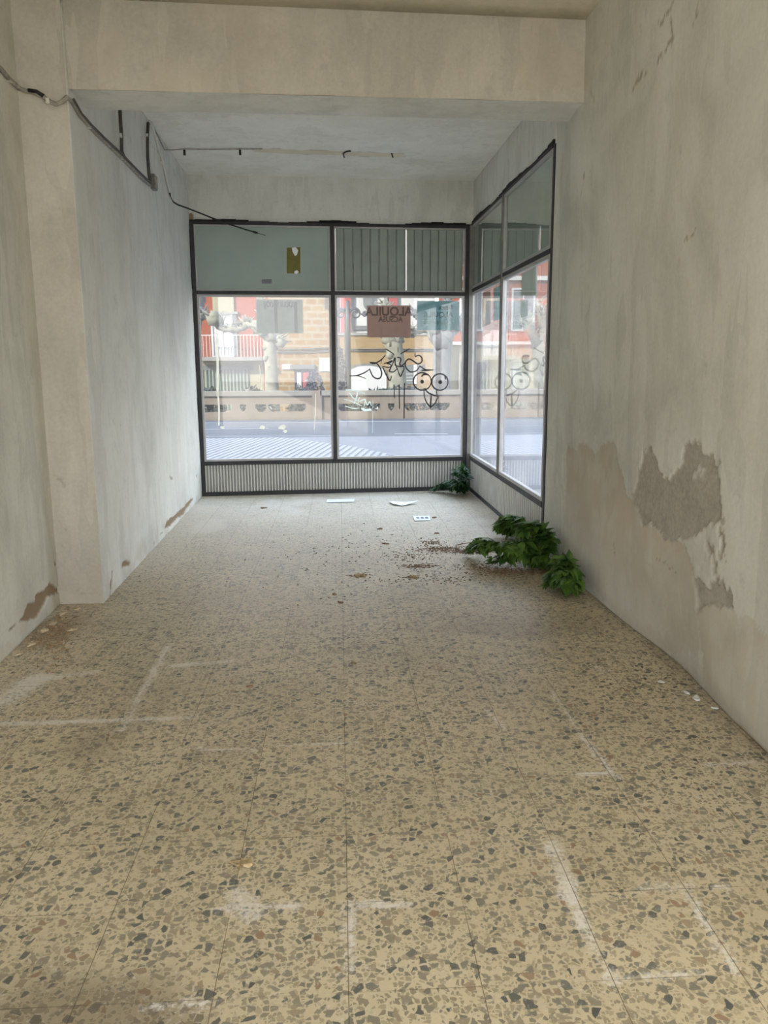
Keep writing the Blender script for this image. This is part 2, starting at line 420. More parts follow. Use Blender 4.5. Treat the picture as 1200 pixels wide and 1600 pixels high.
    rg = t.math('ADD', 0.36, t.math('MULTIPLY', t.math('ADD', wear, t.math('MULTIPLY', blot, 0.35)), 0.42))
    return t.done(t.bsdf(col, rg, 0, 0.42, blot, 0.06, 0.01))
M['floor'] = terrazzo()

# ------------------------------------------------------------------ room dimensions
FA = np.array([-1.62, 9.205, 0.0]); FB = np.array([1.555, 9.42, 0.0]); FD = FB - FA; FL = float(np.linalg.norm(FD)); FN = np.cross(FD, [0, 0, 1.0])
RN = np.array([1.605, 6.1, 0.0]); RD = RN - FB; RL = float(np.linalg.norm(RD)); RNn = np.cross(RD, [0, 0, 1.0])
LA = np.array([-1.535, 5.0, 0.0]); LD = FA - LA; LN = np.cross(LD, [0, 0, 1.0])      # left wall of the bay
KA = np.array([-1.81, 5.0, 0.0]); KB = np.array([-1.36, -5.0, 0.0]); KN = np.cross(KB - KA, [0, 0, 1.0])   # near left wall
BAY_H = 3.54; YB = -1.2

def wall_px(poly, p0, n):      # pixels -> (y,z) on a side wall
    r = [onplane(x, y, p0, n) for x, y in poly]; return [(p[1], p[2]) for p in r]
def crop(pts, ox, oy, s): return [(ox + x * s, oy + y * s) for x, y in pts]

# ---------------------------------------------------------------- floor
xs = np.arange(-1.95, 1.78, 0.02)
ys = np.concatenate([np.arange(YB, 1.2, 0.25), np.arange(1.2, 9.5, 0.02)])
X, Y = np.meshgrid(xs, ys, indexing='ij')
dust = 0.10 * fbm(X * 1.5, Y * 1.5) + 0.52 * smooth(4.4, 7.6, Y + 0.8 * (fbm(X * 1.2 + 3, Y * 1.2) - 0.5)) + 0.28 * smooth(0.56, 0.68, fbm(X * 1.4 + 9, Y * 1.1 + 2)) * smooth(3.4, 5.5, Y)
dust = dust + 0.25 * smooth(-0.9, -1.7, X) * smooth(2.6, 3.4, Y)
scuffs = [((862, 1080), (905, 1145), .012), ((905, 1145), (965, 1215), .016), ((895, 1208), (962, 1211), .012), ((1000, 1390), (1080, 1385), .022),
          ((1065, 1378), (1150, 1520), .016), ((905, 1435), (960, 1535), .020), ((540, 1416), (640, 1411), .016), ((546, 1418), (546, 1515), .014),
          ((335, 1420), (465, 1418), .016), ((372, 1395), (392, 1428), .040), ((225, 1575), (320, 1570), .016), ((262, 1010), (190, 1140), .020),
          ((0, 1095), (60, 1060), .07), ((60, 1062), (150, 1050), .035), ((0, 1131), (300, 1121), .022), ((270, 1040), (360, 1033), .03), ((1105, 1195), (1190, 1190), .018), ((865, 1320), (890, 1400), .03),
          ((880, 1330), (905, 1435), .016), ((1080, 1385), (1140, 1388), .012), ((440, 1165), (560, 1160), .012), ((280, 1170), (400, 1172), .012), ((760, 1110), (790, 1140), .015), ((930, 1040), (942, 1052), .015), ((940, 1530), (1100, 1525), .012)]
jx = X + 0.03 * (fbm(X * 25, Y * 25) - 0.5); jy = Y + 0.03 * (fbm(X * 25 + 40, Y * 25) - 0.5)
sc_m = np.zeros_like(X)
for a, b, wd in scuffs:
    A = onz(*a); B = onz(*b)
    d = segdist(jx, jy, A[:2], B[:2])
    sc_m = np.maximum(sc_m, smooth(wd * 1.5, wd * 0.2, d) * (0.2 + 1.2 * fbm(X * 9, Y * 9 + 7)))
Rm = np.clip(dust + 0.85 * sc_m, 0, 1)
brown = np.zeros_like(X)
for px, py, rx, ry in [(690, 860, .26, .20), (735, 860, .20, .13), (800, 895, .30, .14), (650, 885, .16, .10), (720, 772, .25, .06), (560, 900, .09, .05), (75, 985, .28, .45)]:
    c = onz(px, py); brown = np.maximum(brown, smooth(1.0, 0.2, np.hypot((jx - c[0]) / rx, (jy - c[1]) / ry)) * 0.75)
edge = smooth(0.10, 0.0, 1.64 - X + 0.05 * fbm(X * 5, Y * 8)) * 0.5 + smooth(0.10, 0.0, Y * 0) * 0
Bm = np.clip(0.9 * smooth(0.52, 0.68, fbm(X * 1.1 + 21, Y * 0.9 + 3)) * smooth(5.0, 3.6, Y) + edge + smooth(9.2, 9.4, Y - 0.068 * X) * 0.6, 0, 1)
fl = grid('floor', np.stack([X, Y, np.zeros_like(X)], -1), M['floor'], np.stack([Rm, brown, Bm], -1), 0.12)
struct(fl)

# ---------------------------------------------------------------- right wall (near part), with the eroded plaster
def right_x(y, z):
    base = np.where(y < 4.9, 1.64, 1.64 - 0.03 * (y - 4.9) / 1.2)
    bulge = 0.05 * np.exp(-((y - 3.75) / 0.55) ** 2) * smooth(0.5, 0.0, z)
    lean = 0.024 * z * smooth(6.1, 5.3, y)
    return base + bulge - lean
ys = np.concatenate([np.arange(YB, 2.0, 0.25), np.arange(2.0, 6.095, 0.012), [6.1]]); zs = np.concatenate([np.arange(0, 2.2, 0.012), np.arange(2.2, 3.75, 0.02)])
Y, Z = np.meshgrid(ys, zs, indexing='ij')
RW0 = np.array([1.63, 0, 0.0]); RWn = np.array([1.0, 0, 0])
c4 = lambda p: wall_px(crop(p, 860, 650, 340 / 1200), RW0, RWn)
pinkp = c4([(105, 165), (145, 185), (185, 140), (240, 180), (255, 240), (275, 175), (330, 140), (370, 170), (385, 260), (410, 340), (425, 430), (445, 460), (475, 450), (500, 580), (600, 640), (700, 690), (760, 760), (800, 900), (800, 1300), (500, 1300), (330, 1060), (240, 950), (100, 800), (95, 400)])
greyp = c4([(450, 455), (480, 360), (510, 260), (520, 190), (560, 165), (590, 230), (620, 330), (670, 350), (720, 310), (745, 240), (745, 170), (800, 130), (840, 150), (850, 200), (910, 210), (940, 290), (955, 400), (950, 560), (840, 640), (760, 680), (700, 690), (640, 680), (560, 600), (510, 590), (490, 520)])
grey2 = c4([(800, 890), (860, 930), (930, 930), (1000, 930), (1005, 1070), (930, 1060), (860, 1040), (800, 1080)])
low = c4([(800, 1040), (930, 1030), (1005, 1060), (1040, 1110), (1100, 1120), (1170, 1180), (1230, 1260), (1420, 1420), (1560, 1560), (1700, 2100), (1200, 2100), (800, 1500)])
wy = Y + 0.06 * (fbm(Y * 14, Z * 14) - 0.5) + 0.035 * (fbm(Y * 45, Z * 45) - 0.5); wz = Z + 0.06 * (fbm(Y * 14 + 31, Z * 14) - 0.5) + 0.05 * (fbm(Y * 45 + 9, Z * 45) - 0.5)
mp = inpoly(wy, wz, pinkp).astype(float); mg = np.maximum(inpoly(wy, wz, greyp), inpoly(wy, wz, grey2)).astype(float)
ml = inpoly(wy, wz, low).astype(float)
fade = 0.55 + 0.45 * smooth(0.28, 0.75, Z + 0.35 * (fbm(Y * 6, Z * 6) - 0.5))
patch = smooth(0.52, 0.60, fbm(Y * 9 + 3, Z * 6 + 1))
mpk = mp * fade * (1 - 0.35 * patch)
mpk = np.maximum(mpk, ml * (0.45 + 0.25 * patch))
# flecks right of the grey patch and a gritty edge
fle = wall_px(crop([(880, 210), (960, 240), (965, 940), (890, 930), (850, 640), (890, 600)], 860, 650, 340 / 1200), RW0, RWn)
mg = np.maximum(mg, inpoly(wy, wz, fle) * smooth(0.56, 0.60, fbm(Y * 26, Z * 16)))
mg = mg * (1 - 0.8 * inpoly(wy, wz, c4([(785, 340), (820, 260), (860, 300), (845, 320)])))
mg = np.maximum(mg, 0.55 * smooth(0.10, 0.0, Z + 0.10 * (fbm(Y * 5, Y * 0) - 0.5)) * smooth(6.0, 3.0, Y))
dk = np.zeros_like(Y)
cr2 = lambda p: wall_px(crop(p, 600, 0, 0.5), np.array([1.58, 0, 0.0]), RWn)
for pl, wd in [([(912, 15), (895, 45), (868, 78)], .010), ([(905, 70), (910, 120), (890, 150), (862, 195)], .013), ([(830, 220), (805, 245), (788, 262)], .016), ([(985, 20), (980, 65)], .008), ([(660, 290), (663, 330)], .006), ([(632, 540), (618, 620)], .006), ([(968, 715), (930, 760)], .005)]:
    q = cr2(pl)
    for a, b in zip(q, q[1:]): dk = np.maximum(dk, smooth(wd, wd * 0.4, segdist(wy, wz, a, b)) * 0.75)
for pl, wd in [([(970, 560), (968, 720), (980, 790)], .008), ([(585, 790), (700, 850)], .005), ([(560, 165), (590, 360)], .006), ([(340, 700), (355, 760)], .01)]:
    q = c4(pl)
    for a, b in zip(q, q[1:]): dk = np.maximum(dk, smooth(wd, wd * 0.4, segdist(wy, wz, a, b)) * 0.6)
# peeled edge beside the side window
pe = wall_px(crop([(985, 460), (975, 330), (965, 520), (990, 700), (975, 800), (960, 700), (950, 520)], 660, 640, 280 / 1200), RW0, RWn)
mpk = np.maximum(mpk, 0.4 * inpoly(wy, wz, pe))
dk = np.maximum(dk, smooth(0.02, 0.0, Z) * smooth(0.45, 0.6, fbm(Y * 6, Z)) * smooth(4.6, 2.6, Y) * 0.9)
rec = 0.007 * np.clip(mp * smooth(0.3, 0.9, Z) + mg, 0, 1) + 0.006 * (fbm(Y * 2.2, Z * 2.2) - 0.5) + 0.003 * mg * fbm(Y * 30, Z * 30)
XX = right_x(Y, Z) + rec
wr = grid('wall_right', np.stack([XX, Y, Z], -1)[::-1], M['wall'], np.stack([mpk, mg, dk], -1)[::-1], 0.18); struct(wr)

# ---------------------------------------------------------------- left walls and the pillar
def side(name, p0, p1, y0, y1, h, m, n, damage, hole, step_y=0.014, coarse=None, flip=False, zcut=0.9):
    p0 = np.array(p0); p1 = np.array(p1)
    ys = np.arange(y0, y1, step_y); ys = np.append(ys, y1)
    if coarse is not None: ys = np.concatenate([np.arange(coarse, y0, 0.25), ys])
    zs = np.concatenate([np.arange(0, zcut, 0.010), np.arange(zcut, h, 0.03), [h]])
    Y, Z = np.meshgrid(ys, zs, indexing='ij')
    t = (Y - p0[1]) / (p1[1] - p0[1]); X = p0[0] + t * (p1[0] - p0[0])
    wy = Y + 0.03 * (fbm(Y * 25, Z * 25) - 0.5); wz = Z + 0.03 * (fbm(Y * 25 + 31, Z * 25) - 0.5)
    cl = np.zeros_like(Y); gr = np.zeros_like(Y); pk = np.zeros_like(Y)
    for pl in damage: cl = np.maximum(cl, inpoly(wy, wz, wall_px(pl, p0, n)).astype(float))
    for pl, wd in hole:
        q = wall_px(pl, p0, n)
        for a, b in zip(q, q[1:]): gr = np.maximum(gr, smooth(wd, wd * 0.4, segdist(wy, wz, a, b)))
    pk = 0.35 * smooth(0.25, 0.05, Z + 0.2 * (fbm(Y * 7, Z * 7) - 0.5)) * smooth(0.45, 0.6, fbm(Y * 9, Z * 9 + 4))
    X = X - 0.012 * cl + 0.007 * (fbm(Y * 2, Z * 2 + 8) - 0.5)
    P = np.stack([X, Y, Z], -1)
    if flip: P = P[::-1]; pk, gr, cl = pk[::-1], gr[::-1], cl[::-1]
    return struct(grid(name, P, m, np.stack([pk, gr, cl], -1), 0.18))
c3 = lambda p: crop(p, 0, 700, 350 / 1200)
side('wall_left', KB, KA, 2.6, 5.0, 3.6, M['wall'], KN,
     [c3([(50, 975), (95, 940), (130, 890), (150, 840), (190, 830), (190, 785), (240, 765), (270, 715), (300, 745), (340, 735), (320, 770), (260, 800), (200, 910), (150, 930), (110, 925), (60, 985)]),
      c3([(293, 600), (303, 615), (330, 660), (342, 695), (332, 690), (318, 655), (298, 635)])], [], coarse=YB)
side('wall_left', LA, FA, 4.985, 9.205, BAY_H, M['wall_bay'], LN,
     [c3([(650, 640), (655, 618), (672, 600), (700, 615), (690, 632)]), c3([(597, 660), (607, 668), (603, 720), (592, 795), (588, 780), (594, 710)]),
      c3([(880, 435), (895, 395), (915, 375), (940, 360), (965, 330), (985, 320), (1010, 285), (1038, 262), (1030, 285), (1000, 325), (985, 355), (950, 378), (910, 420)]),
      c3([(818, 520), (828, 500), (832, 510), (824, 524)]), c3([(1050, 150), (1058, 140), (1056, 165)])], [(c3([(858, 465), (872, 450)]), .008), (c3([(910, 155), (922, 165)]), .02)])

# pillar: front face with scrapes
xs = np.arange(-1.83, -1.5345, 0.008); xs = np.append(xs, -1.535); zs = np.concatenate([np.arange(0, 0.9, 0.01), np.arange(0.9, 3.55, 0.03)])
X, Z = np.meshgrid(xs, zs, indexing='ij')
wx = X + 0.03 * (fbm(X * 25, Z * 25) - 0.5); wz = Z + 0.03 * (fbm(X * 25 + 31, Z * 25) - 0.5)
gr = np.zeros_like(X)
pf = lambda p: [(q[0], q[2]) for q in (ony(a, b, 5.0) for a, b in c3(p))]
for pl, wd in [([(430, 752), (475, 745)], .018), ([(440, 770), (560, 765)], .010), ([(365, 436), (366, 440)], .012), ([(310, 150), (360, 190)], .02), ([(530, 180), (536, 420)], .006), ([(460, 832), (470, 828)], .02)]:
    q = pf(pl); gr = np.maximum(gr, smooth(wd, wd * 0.3, segdist(wx, wz, q[0], q[1])) * 0.8 * smooth(0.42, 0.55, fbm(X * 40, Z * 40)))
pk = 0.4 * smooth(0.35, 0.1, Z + 0.3 * (fbm(X * 7, Z * 7) - 0.5))
P = np.stack([X, np.full_like(X, 4.974) + 0.006 * (fbm(X * 5, Z * 2) - 0.5), Z], -1)
struct(grid('trim_1', P, M['beam'], np.stack([pk, gr, 0 * gr], -1), 0.0))

# ---------------------------------------------------------------- beam, ceilings, window heads
def patch(name, p00, p10, p11, p01, nu, nv, m, amp=0.006, thick=0.1, attr=None, sc_=2.0):
    p00, p10, p11, p01 = map(lambda p: np.array(p, float), (p00, p10, p11, p01))
    U, V = np.meshgrid(np.linspace(0, 1, nu), np.linspace(0, 1, nv), indexing='ij')
    P = (p00 * ((1 - U) * (1 - V))[..., None] + p10 * (U * (1 - V))[..., None] + p11 * (U * V)[..., None] + p01 * ((1 - U) * V)[..., None])
    nrm = np.cross(p10 - p00, p01 - p00); nrm /= np.linalg.norm(nrm)
    P = P + nrm * (amp * (fbm(P[..., 0] * sc_ + P[..., 1], P[..., 1] * sc_ + P[..., 2] * 1.7) - 0.5))[..., None]
    A = np.zeros(P.shape) if attr is None else attr(P)
    return struct(grid(name, P, m, A, thick))
b0, b1 = (-1.83, 5.0), (1.66, 5.26)        # beam front edge, left and right
k0, k1 = (-1.83, 5.36), (1.66, 5.66)        # beam back edge
zl, zr = 3.07, 3.11                          # underside
cl_, cr_ = 3.55, 3.58                      # ceiling
def beam_attr(P):
    a = np.zeros(P.shape)
    a[..., 0] = 0.35 * smooth(0.52, 0.62, fbm(P[..., 0] * 2.3 + 4, P[..., 2] * 4))
    return a
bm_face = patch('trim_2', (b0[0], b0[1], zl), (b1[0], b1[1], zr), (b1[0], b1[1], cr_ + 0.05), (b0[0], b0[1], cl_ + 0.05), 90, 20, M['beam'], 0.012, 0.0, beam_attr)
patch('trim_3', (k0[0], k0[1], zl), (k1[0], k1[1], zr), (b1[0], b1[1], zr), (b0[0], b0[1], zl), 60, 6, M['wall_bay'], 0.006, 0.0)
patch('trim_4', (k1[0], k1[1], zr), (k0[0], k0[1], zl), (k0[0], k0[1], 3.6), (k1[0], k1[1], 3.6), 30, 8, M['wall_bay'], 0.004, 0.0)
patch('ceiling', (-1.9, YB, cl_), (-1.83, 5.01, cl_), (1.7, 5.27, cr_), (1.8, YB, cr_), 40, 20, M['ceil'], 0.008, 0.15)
def ceil_attr(P):
    a = np.zeros(P.shape)
    c0 = onz(408, 235, BAY_H); c1 = onz(622, 243, BAY_H)
    jy_ = P[..., 1] + 0.05 * (fbm(P[..., 0] * 9, P[..., 1] * 9) - 0.5)
    d = segdist(P[..., 0], jy_, c0[:2], c1[:2])
    a[..., 0] = smooth(0.085, 0.07, d) * (0.55 + 0.4 * fbm(P[..., 0] * 12, P[..., 1] * 3))
    a[..., 2] = smooth(0.10, 0.085, d) * smooth(0.07, 0.08, d) * smooth(0.48, 0.60, fbm(P[..., 0] * 7 + 2, P[..., 1] * 7)) * 0.7
    return a
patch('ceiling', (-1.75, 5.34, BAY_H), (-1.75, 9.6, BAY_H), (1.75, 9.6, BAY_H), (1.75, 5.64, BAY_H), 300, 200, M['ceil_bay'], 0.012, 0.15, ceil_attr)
FRONT_TOP, SIDE_TOP = 3.055, 3.085
def head_attr(P):
    a = np.zeros(P.shape)
    jx_ = P[..., 0] + 0.04 * (fbm(P[..., 0] * 20, P[..., 2] * 20) - 0.5)
    q = [(p[0], p[2]) for p in (onplane(x, y, FA, FN) for x, y in [(284, 360), (286, 345), (292, 335), (302, 332), (304, 352), (300, 360)])]
    a[..., 2] = inpoly(jx_, P[..., 2], q)
    return a
patch('wall_front', (FA[0] - 0.06, FA[1] - 0.004, FRONT_TOP - 0.01), (FB[0] + 0.06, FB[1] + 0.004, FRONT_TOP - 0.01), (FB[0] + 0.06, FB[1] + 0.004, BAY_H + 0.03), (FA[0] - 0.06, FA[1] - 0.004, BAY_H + 0.03), 260, 40, M['wall_bay'], 0.006, 0.2, head_attr)
patch('wall_right', (FB[0], FB[1] + 0.05, SIDE_TOP), (RN[0], RN[1] - 0.02, SIDE_TOP), (RN[0], RN[1] - 0.02, BAY_H + 0.03), (FB[0], FB[1] + 0.05, BAY_H + 0.03), 60, 10, M['wall_bay'], 0.006, 0.2)
# small strip of wall left of the front window
# rear wall with an unseen wide opening added to light the room from behind
rb = MB(); rb.box(-1.9, -1.45, YB - 0.15, YB, 0, 3.7); rb.box(1.6, 1.9, YB - 0.15, YB, 0, 3.7); rb.box(-1.45, 1.6, YB - 0.15, YB, 3.4, 3.7)
struct(rb.build('wall_back', M['wall_bay']))
# storeys above the shop and the neighbouring corner house that shade the pavement
up = MB(); up.box(-24, 1.80, YB - 0.15, 9.5, 3.78, 11.7); up.box(-24, -2.1, YB - 0.15, 9.45, -0.15, 3.78)
struct(up.build('wall_upper', M['beam']))

# ------------------------------------------------------------------ windows
def local(px, py, p0, d, n):
    p = onplane(px, py, p0, n); u = d / np.linalg.norm(d); return float(np.dot(p - p0, u)), float(p[2])
def flat_text(body, size, mirror=False):
    cu = bpy.data.curves.new('lettering', 'FONT'); cu.body = body; cu.size = size; cu.align_x = 'CENTER'; cu.align_y = 'CENTER'; cu.extrude = 0.0004; cu.offset = size * 0.03
    o = bpy.data.objects.new('lettering', cu); COL.objects.link(o)
    dg = bpy.context.evaluated_depsgraph_get(); me = bpy.data.meshes.new_from_object(o.evaluated_get(dg))
    bpy.data.objects.remove(o)
    s = -1 if mirror else 1
    for v in me.vertices: v.co = Vector((v.co.x * s, -v.co.z, v.co.y))
    if mirror: me.flip_normals()
    return me
def lettering(body, size, m, parent, x, y, z, mirror, sx=1.0):
    me = flat_text(body, size, mirror); me.materials.clear(); me.materials.append(m); me.name = 'lettering'
    o = bpy.data.objects.new('lettering', me); COL.objects.link(o); o.parent = parent; o.location = (x, y, z); o.scale = (sx, 1, 1)
    return o
def flutes(s0, s1, z0, z1, pitch, depth, y, flat=0.0, jit=0.0):
    """fluted sheet in local x/z, profile in local y"""
    n = max(1, round((s1 - s0) / pitch)); p = (s1 - s0) / n; prof = []
    for i in range(n):
        a = s0 + i * p
        if flat:
            prof += [(a, 0.0), (a + p * flat, 0.0), (a + p * (flat + (1 - flat) * 0.25), depth), (a + p * (flat + (1 - flat) * 0.75), depth)]
        else:
            prof += [(a, 0.0), (a + p * 0.42, 0.0), (a + p * 0.55, depth), (a + p * 0.88, depth)]
    prof.append((s1, 0.0)); mb = MB(); k = len(prof)
    vs = [(a, y + b, z0) for a, b in prof] + [(a, y + b, z1) for a, b in prof] + [(a, y + b + 0.002, z0) for a, b in prof] + [(a, y + b + 0.002, z1) for a, b in prof]
    fs = [(i, i + 1, k + i + 1, k + i) for i in range(k - 1)] + [(2 * k + i, 3 * k + i, 3 * k + i + 1, 2 * k + i + 1) for i in range(k - 1)]
    fs += [(0, k, 3 * k, 2 * k), (k - 1, 3 * k - 1, 4 * k - 1, 2 * k - 1)] + [(i, 2 * k + i, 2 * k + i + 1, i + 1) for i in range(k - 1)] + [(k + i, k + i + 1, 3 * k + i + 1, 3 * k + i) for i in range(k - 1)]
    return mb.add(vs, fs)
def bead(mb, s0, s1, z0, z1, w_=0.016, y0=-0.012, y1=0.028):
    mb.box(s0, s1, y0, y1, z1 - w_, z1); mb.box(s0, s1, y0, y1, z0, z0 + w_); mb.box(s0, s0 + w_, y0, y1, z0 + w_, z1 - w_); mb.box(s1 - w_, s1, y0, y1, z0 + w_, z1 - w_)

# -- front window
FR = math.atan2(FD[1], FD[0])
win = struct(empty('window_1', tuple(FA), FR))
MU, SE = 1.562, 3.095        # mullion centre, right end of the glass
TR, SI = 2.30, 0.405
f = MB()
f.box(0.0, 0.045, -0.03, 0.06, 0, FRONT_TOP); f.box(SE, SE + 0.042, -0.035, 0.06, 0, FRONT_TOP)
f.box(0.045, SE, -0.03, 0.06, FRONT_TOP - 0.03, FRONT_TOP); f.box(0.045, SE, -0.03, 0.06, SI - 0.045, SI)
f.box(0.045, SE, -0.03, 0.06, 0.0, 0.045)
f.build('frame', M['black'], win)
MB().box(MU - 0.022, MU + 0.022, -0.032, 0.06, SI, FRONT_TOP - 0.03).build('mullion', M['black'], win)
MB().box(0.045, MU - 0.022, -0.03, 0.06, TR - 0.02, TR + 0.02).build('transom_bar', M['black'], win)
MB().box(MU + 0.022, SE, -0.03, 0.06, TR - 0.02, TR + 0.02).build('transom_bar', M['black'], win)
MB().box(SE + 0.042, FL + 0.02, -0.05, 0.06, 0, FRONT_TOP).build('corner_post', M['alu_dark'], win)
# ragged sealant along the top of the frame
g = MB(); random.seed(3); x = 0.0
while x < FL:
    ln = random.uniform(0.03, 0.16); hh = 0.016 + 0.014 * math.sin(x * 5.1) + random.uniform(-.006, .006); g.box(x, min(x + ln, FL), -0.02, 0.02, FRONT_TOP, FRONT_TOP + max(0.003, hh)); x += ln
for k in range(16):
    z = random.uniform(0.1, 2.72); g.box(-0.012 - random.uniform(0, .012), 0.004, -0.034, 0.02, z, z + random.uniform(0.05, 0.3))
g.build('sealant', M['gap'], win)
cells = [(0.045, MU - 0.022), (MU + 0.022, SE)]
panes = []
for s0, s1 in cells:
    b = MB(); bead(b, s0, s1, SI, TR - 0.02, 0.024); b.build('glazing_bead', M['alu'], win)
    b = MB(); bead(b, s0, s1, TR + 0.02, FRONT_TOP - 0.03, 0.016); b.build('glazing_bead', M['alu'], win)
    panes.append(MB().box(s0 + 0.02, s1 - 0.02, 0.008, 0.014, SI + 0.02, TR - 0.04).build('pane', M['glass'], win))
MB().box(cells[0][0] + 0.012, cells[0][1] - 0.012, 0.008, 0.018, TR + 0.032, FRONT_TOP - 0.042).build('transom_panel', M['green_board'], win)
gs = local(635, 400, FA, FD, FN)[0]
for a, b_ in ((cells[1][0] + 0.022, gs - 0.006), (gs + 0.006, SE - 0.022)):
    flutes(a, b_, TR + 0.03, FRONT_TOP - 0.042, 0.095, 0.016, 0.02, 0.84).build('corrugated_sheet', M['green_sheet'], win)
for s0, s1 in ((0.045, SE),):
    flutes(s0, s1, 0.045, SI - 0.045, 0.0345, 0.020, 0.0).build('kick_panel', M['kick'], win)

# -- side window
RRz = math.atan2(RD[1], RD[0])
sw = struct(empty('window_2', tuple(FB), RRz))
STR, SSI = 2.335, 0.42; SMU = 1.64
f = MB()
f.box(0.0, 0.02, -0.02, 0.06, 0, SIDE_TOP); f.box(RL - 0.03, RL + 0.012, -0.004, 0.06, 0, SIDE_TOP)
f.box(0.02, RL - 0.03, -0.012, 0.06, SIDE_TOP - 0.022, SIDE_TOP); f.box(0.02, RL - 0.03, -0.010, 0.06, STR - 0.018, STR + 0.018)
f.box(0.02, RL - 0.03, -0.008, 0.06, SSI - 0.05, SSI); f.box(0.02, RL - 0.03, -0.008, 0.06, 0, 0.04)
f.build('frame', M['black'], sw)
MB().box(SMU - 0.022, SMU + 0.022, -0.02, 0.055, SSI, SIDE_TOP - 0.022).build('mullion', M['alu_dark'], sw)
g = MB(); random.seed(5); x = 0.0
while x < RL:
    ln = random.uniform(0.04, 0.15); g.box(x, min(x + ln, RL), -0.015, 0.02, SIDE_TOP, SIDE_TOP + max(.004, 0.018 + 0.014 * math.sin(x * 4) + random.uniform(-.007, .007))); x += ln
g.build('sealant', M['gap'], sw)
scells = [(0.02, SMU - 0.022), (SMU + 0.022, RL - 0.03)]
for i, (s0, s1) in enumerate(scells):
    b = MB(); bead(b, s0, s1, SSI, STR - 0.02, 0.03, -0.008); b.build('glazing_bead', M['alu'], sw)
    b = MB(); bead(b, s0, s1, STR + 0.02, SIDE_TOP - 0.022, 0.026, -0.008); b.build('glazing_bead', M['alu'], sw)
    MB().box(s0 + 0.02, s1 - 0.02, 0.010, 0.016, SSI + 0.02, STR - 0.04).build('pane', M['glass_side'], sw)
    z0, z1 = STR + 0.04, SIDE_TOP - 0.04
    MB().box(s0 + 0.02, s1 - 0.02, 0.006, 0.010, z0, z1).build('transom_pane', M['glass_side'], sw)
    if i == 0:
        gx = local(751, 400, FB, RD, RNn)[0]
        MB().box(s0 + 0.02, gx - 0.012, 0.016, 0.024, z0, z1).build('transom_panel', M['green_board'], sw)
        MB().prism([(gx - 0.012, z1), (gx - 0.012, z1 - 0.15), (gx + 0.014, z1 - 0.15), (gx + 0.014, z0), (s1 - 0.02, z0), (s1 - 0.02, z1)], 0.016, 0.024).build('transom_panel', M['green_board'], sw)
    else:
        gx = local(841, 370, FB, RD, RNn)[0]; zz = z0 + 0.20
        MB().prism([(s0 + 0.02, z0), (gx - 0.014, z0), (gx - 0.014, zz), (gx + 0.014, zz), (gx + 0.014, z0), (s1 - 0.02, z0), (s1 - 0.02, z1), (s0 + 0.02, z1)], 0.016, 0.024).build('transom_panel', M['green_board'], sw)
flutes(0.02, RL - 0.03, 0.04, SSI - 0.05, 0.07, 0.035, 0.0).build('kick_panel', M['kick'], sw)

# ------------------------------------------------------------------ graffiti on the right-hand pane of the front window
def ribbon(mb, pts, wd, y):
    pts = [Vector((p[0], 0, p[1])) for p in pts]
    # Catmull-Rom
    out = []
    if len(pts) > 2:
        for i in range(len(pts) - 1):
            p0 = pts[max(i - 1, 0)]; p1 = pts[i]; p2 = pts[i + 1]; p3 = pts[min(i + 2, len(pts) - 1)]
            for k in range(6):
                t = k / 6
                out.append(0.5 * ((2 * p1) + (p2 - p0) * t + (2 * p0 - 5 * p1 + 4 * p2 - p3) * t * t + (3 * p1 - p0 - 3 * p2 + p3) * t ** 3))
        out.append(pts[-1])
    else: out = pts
    n = len(out); o = len(mb.v)
    for i, p in enumerate(out):
        t = (out[min(i + 1, n - 1)] - out[max(i - 1, 0)])
        if t.length < 1e-6: t = Vector((1, 0, 0))
        t.normalize(); q = Vector((-t.z, 0, t.x)) * wd * 0.5 * (0.65 + 0.35 * math.sin(math.pi * i / max(1, n - 1)))
        a = p + q; b = p - q
        mb.v += [(a.x, y, a.z), (b.x, y, b.z), (a.x, y - 0.0008, a.z), (b.x, y - 0.0008, b.z)]
    for i in range(n - 1):
        a = o + 4 * i
        mb.f += [(a, a + 1, a + 5, a + 4), (a + 2, a + 6, a + 7, a + 3), (a, a + 4, a + 6, a + 2), (a + 1, a + 3, a + 7, a + 5)]
gl = lambda pts: [local(x, y, FA, FD, FN) for x, y in crop(pts, 520, 540, 0.175)]
circ = lambda cx, cy, rx, ry, n=16: [(cx + rx * math.cos(2 * math.pi * k / n), cy + ry * math.sin(2 * math.pi * k / n)) for k in range(n + 1)]
GY = 0.007
gm = MB()
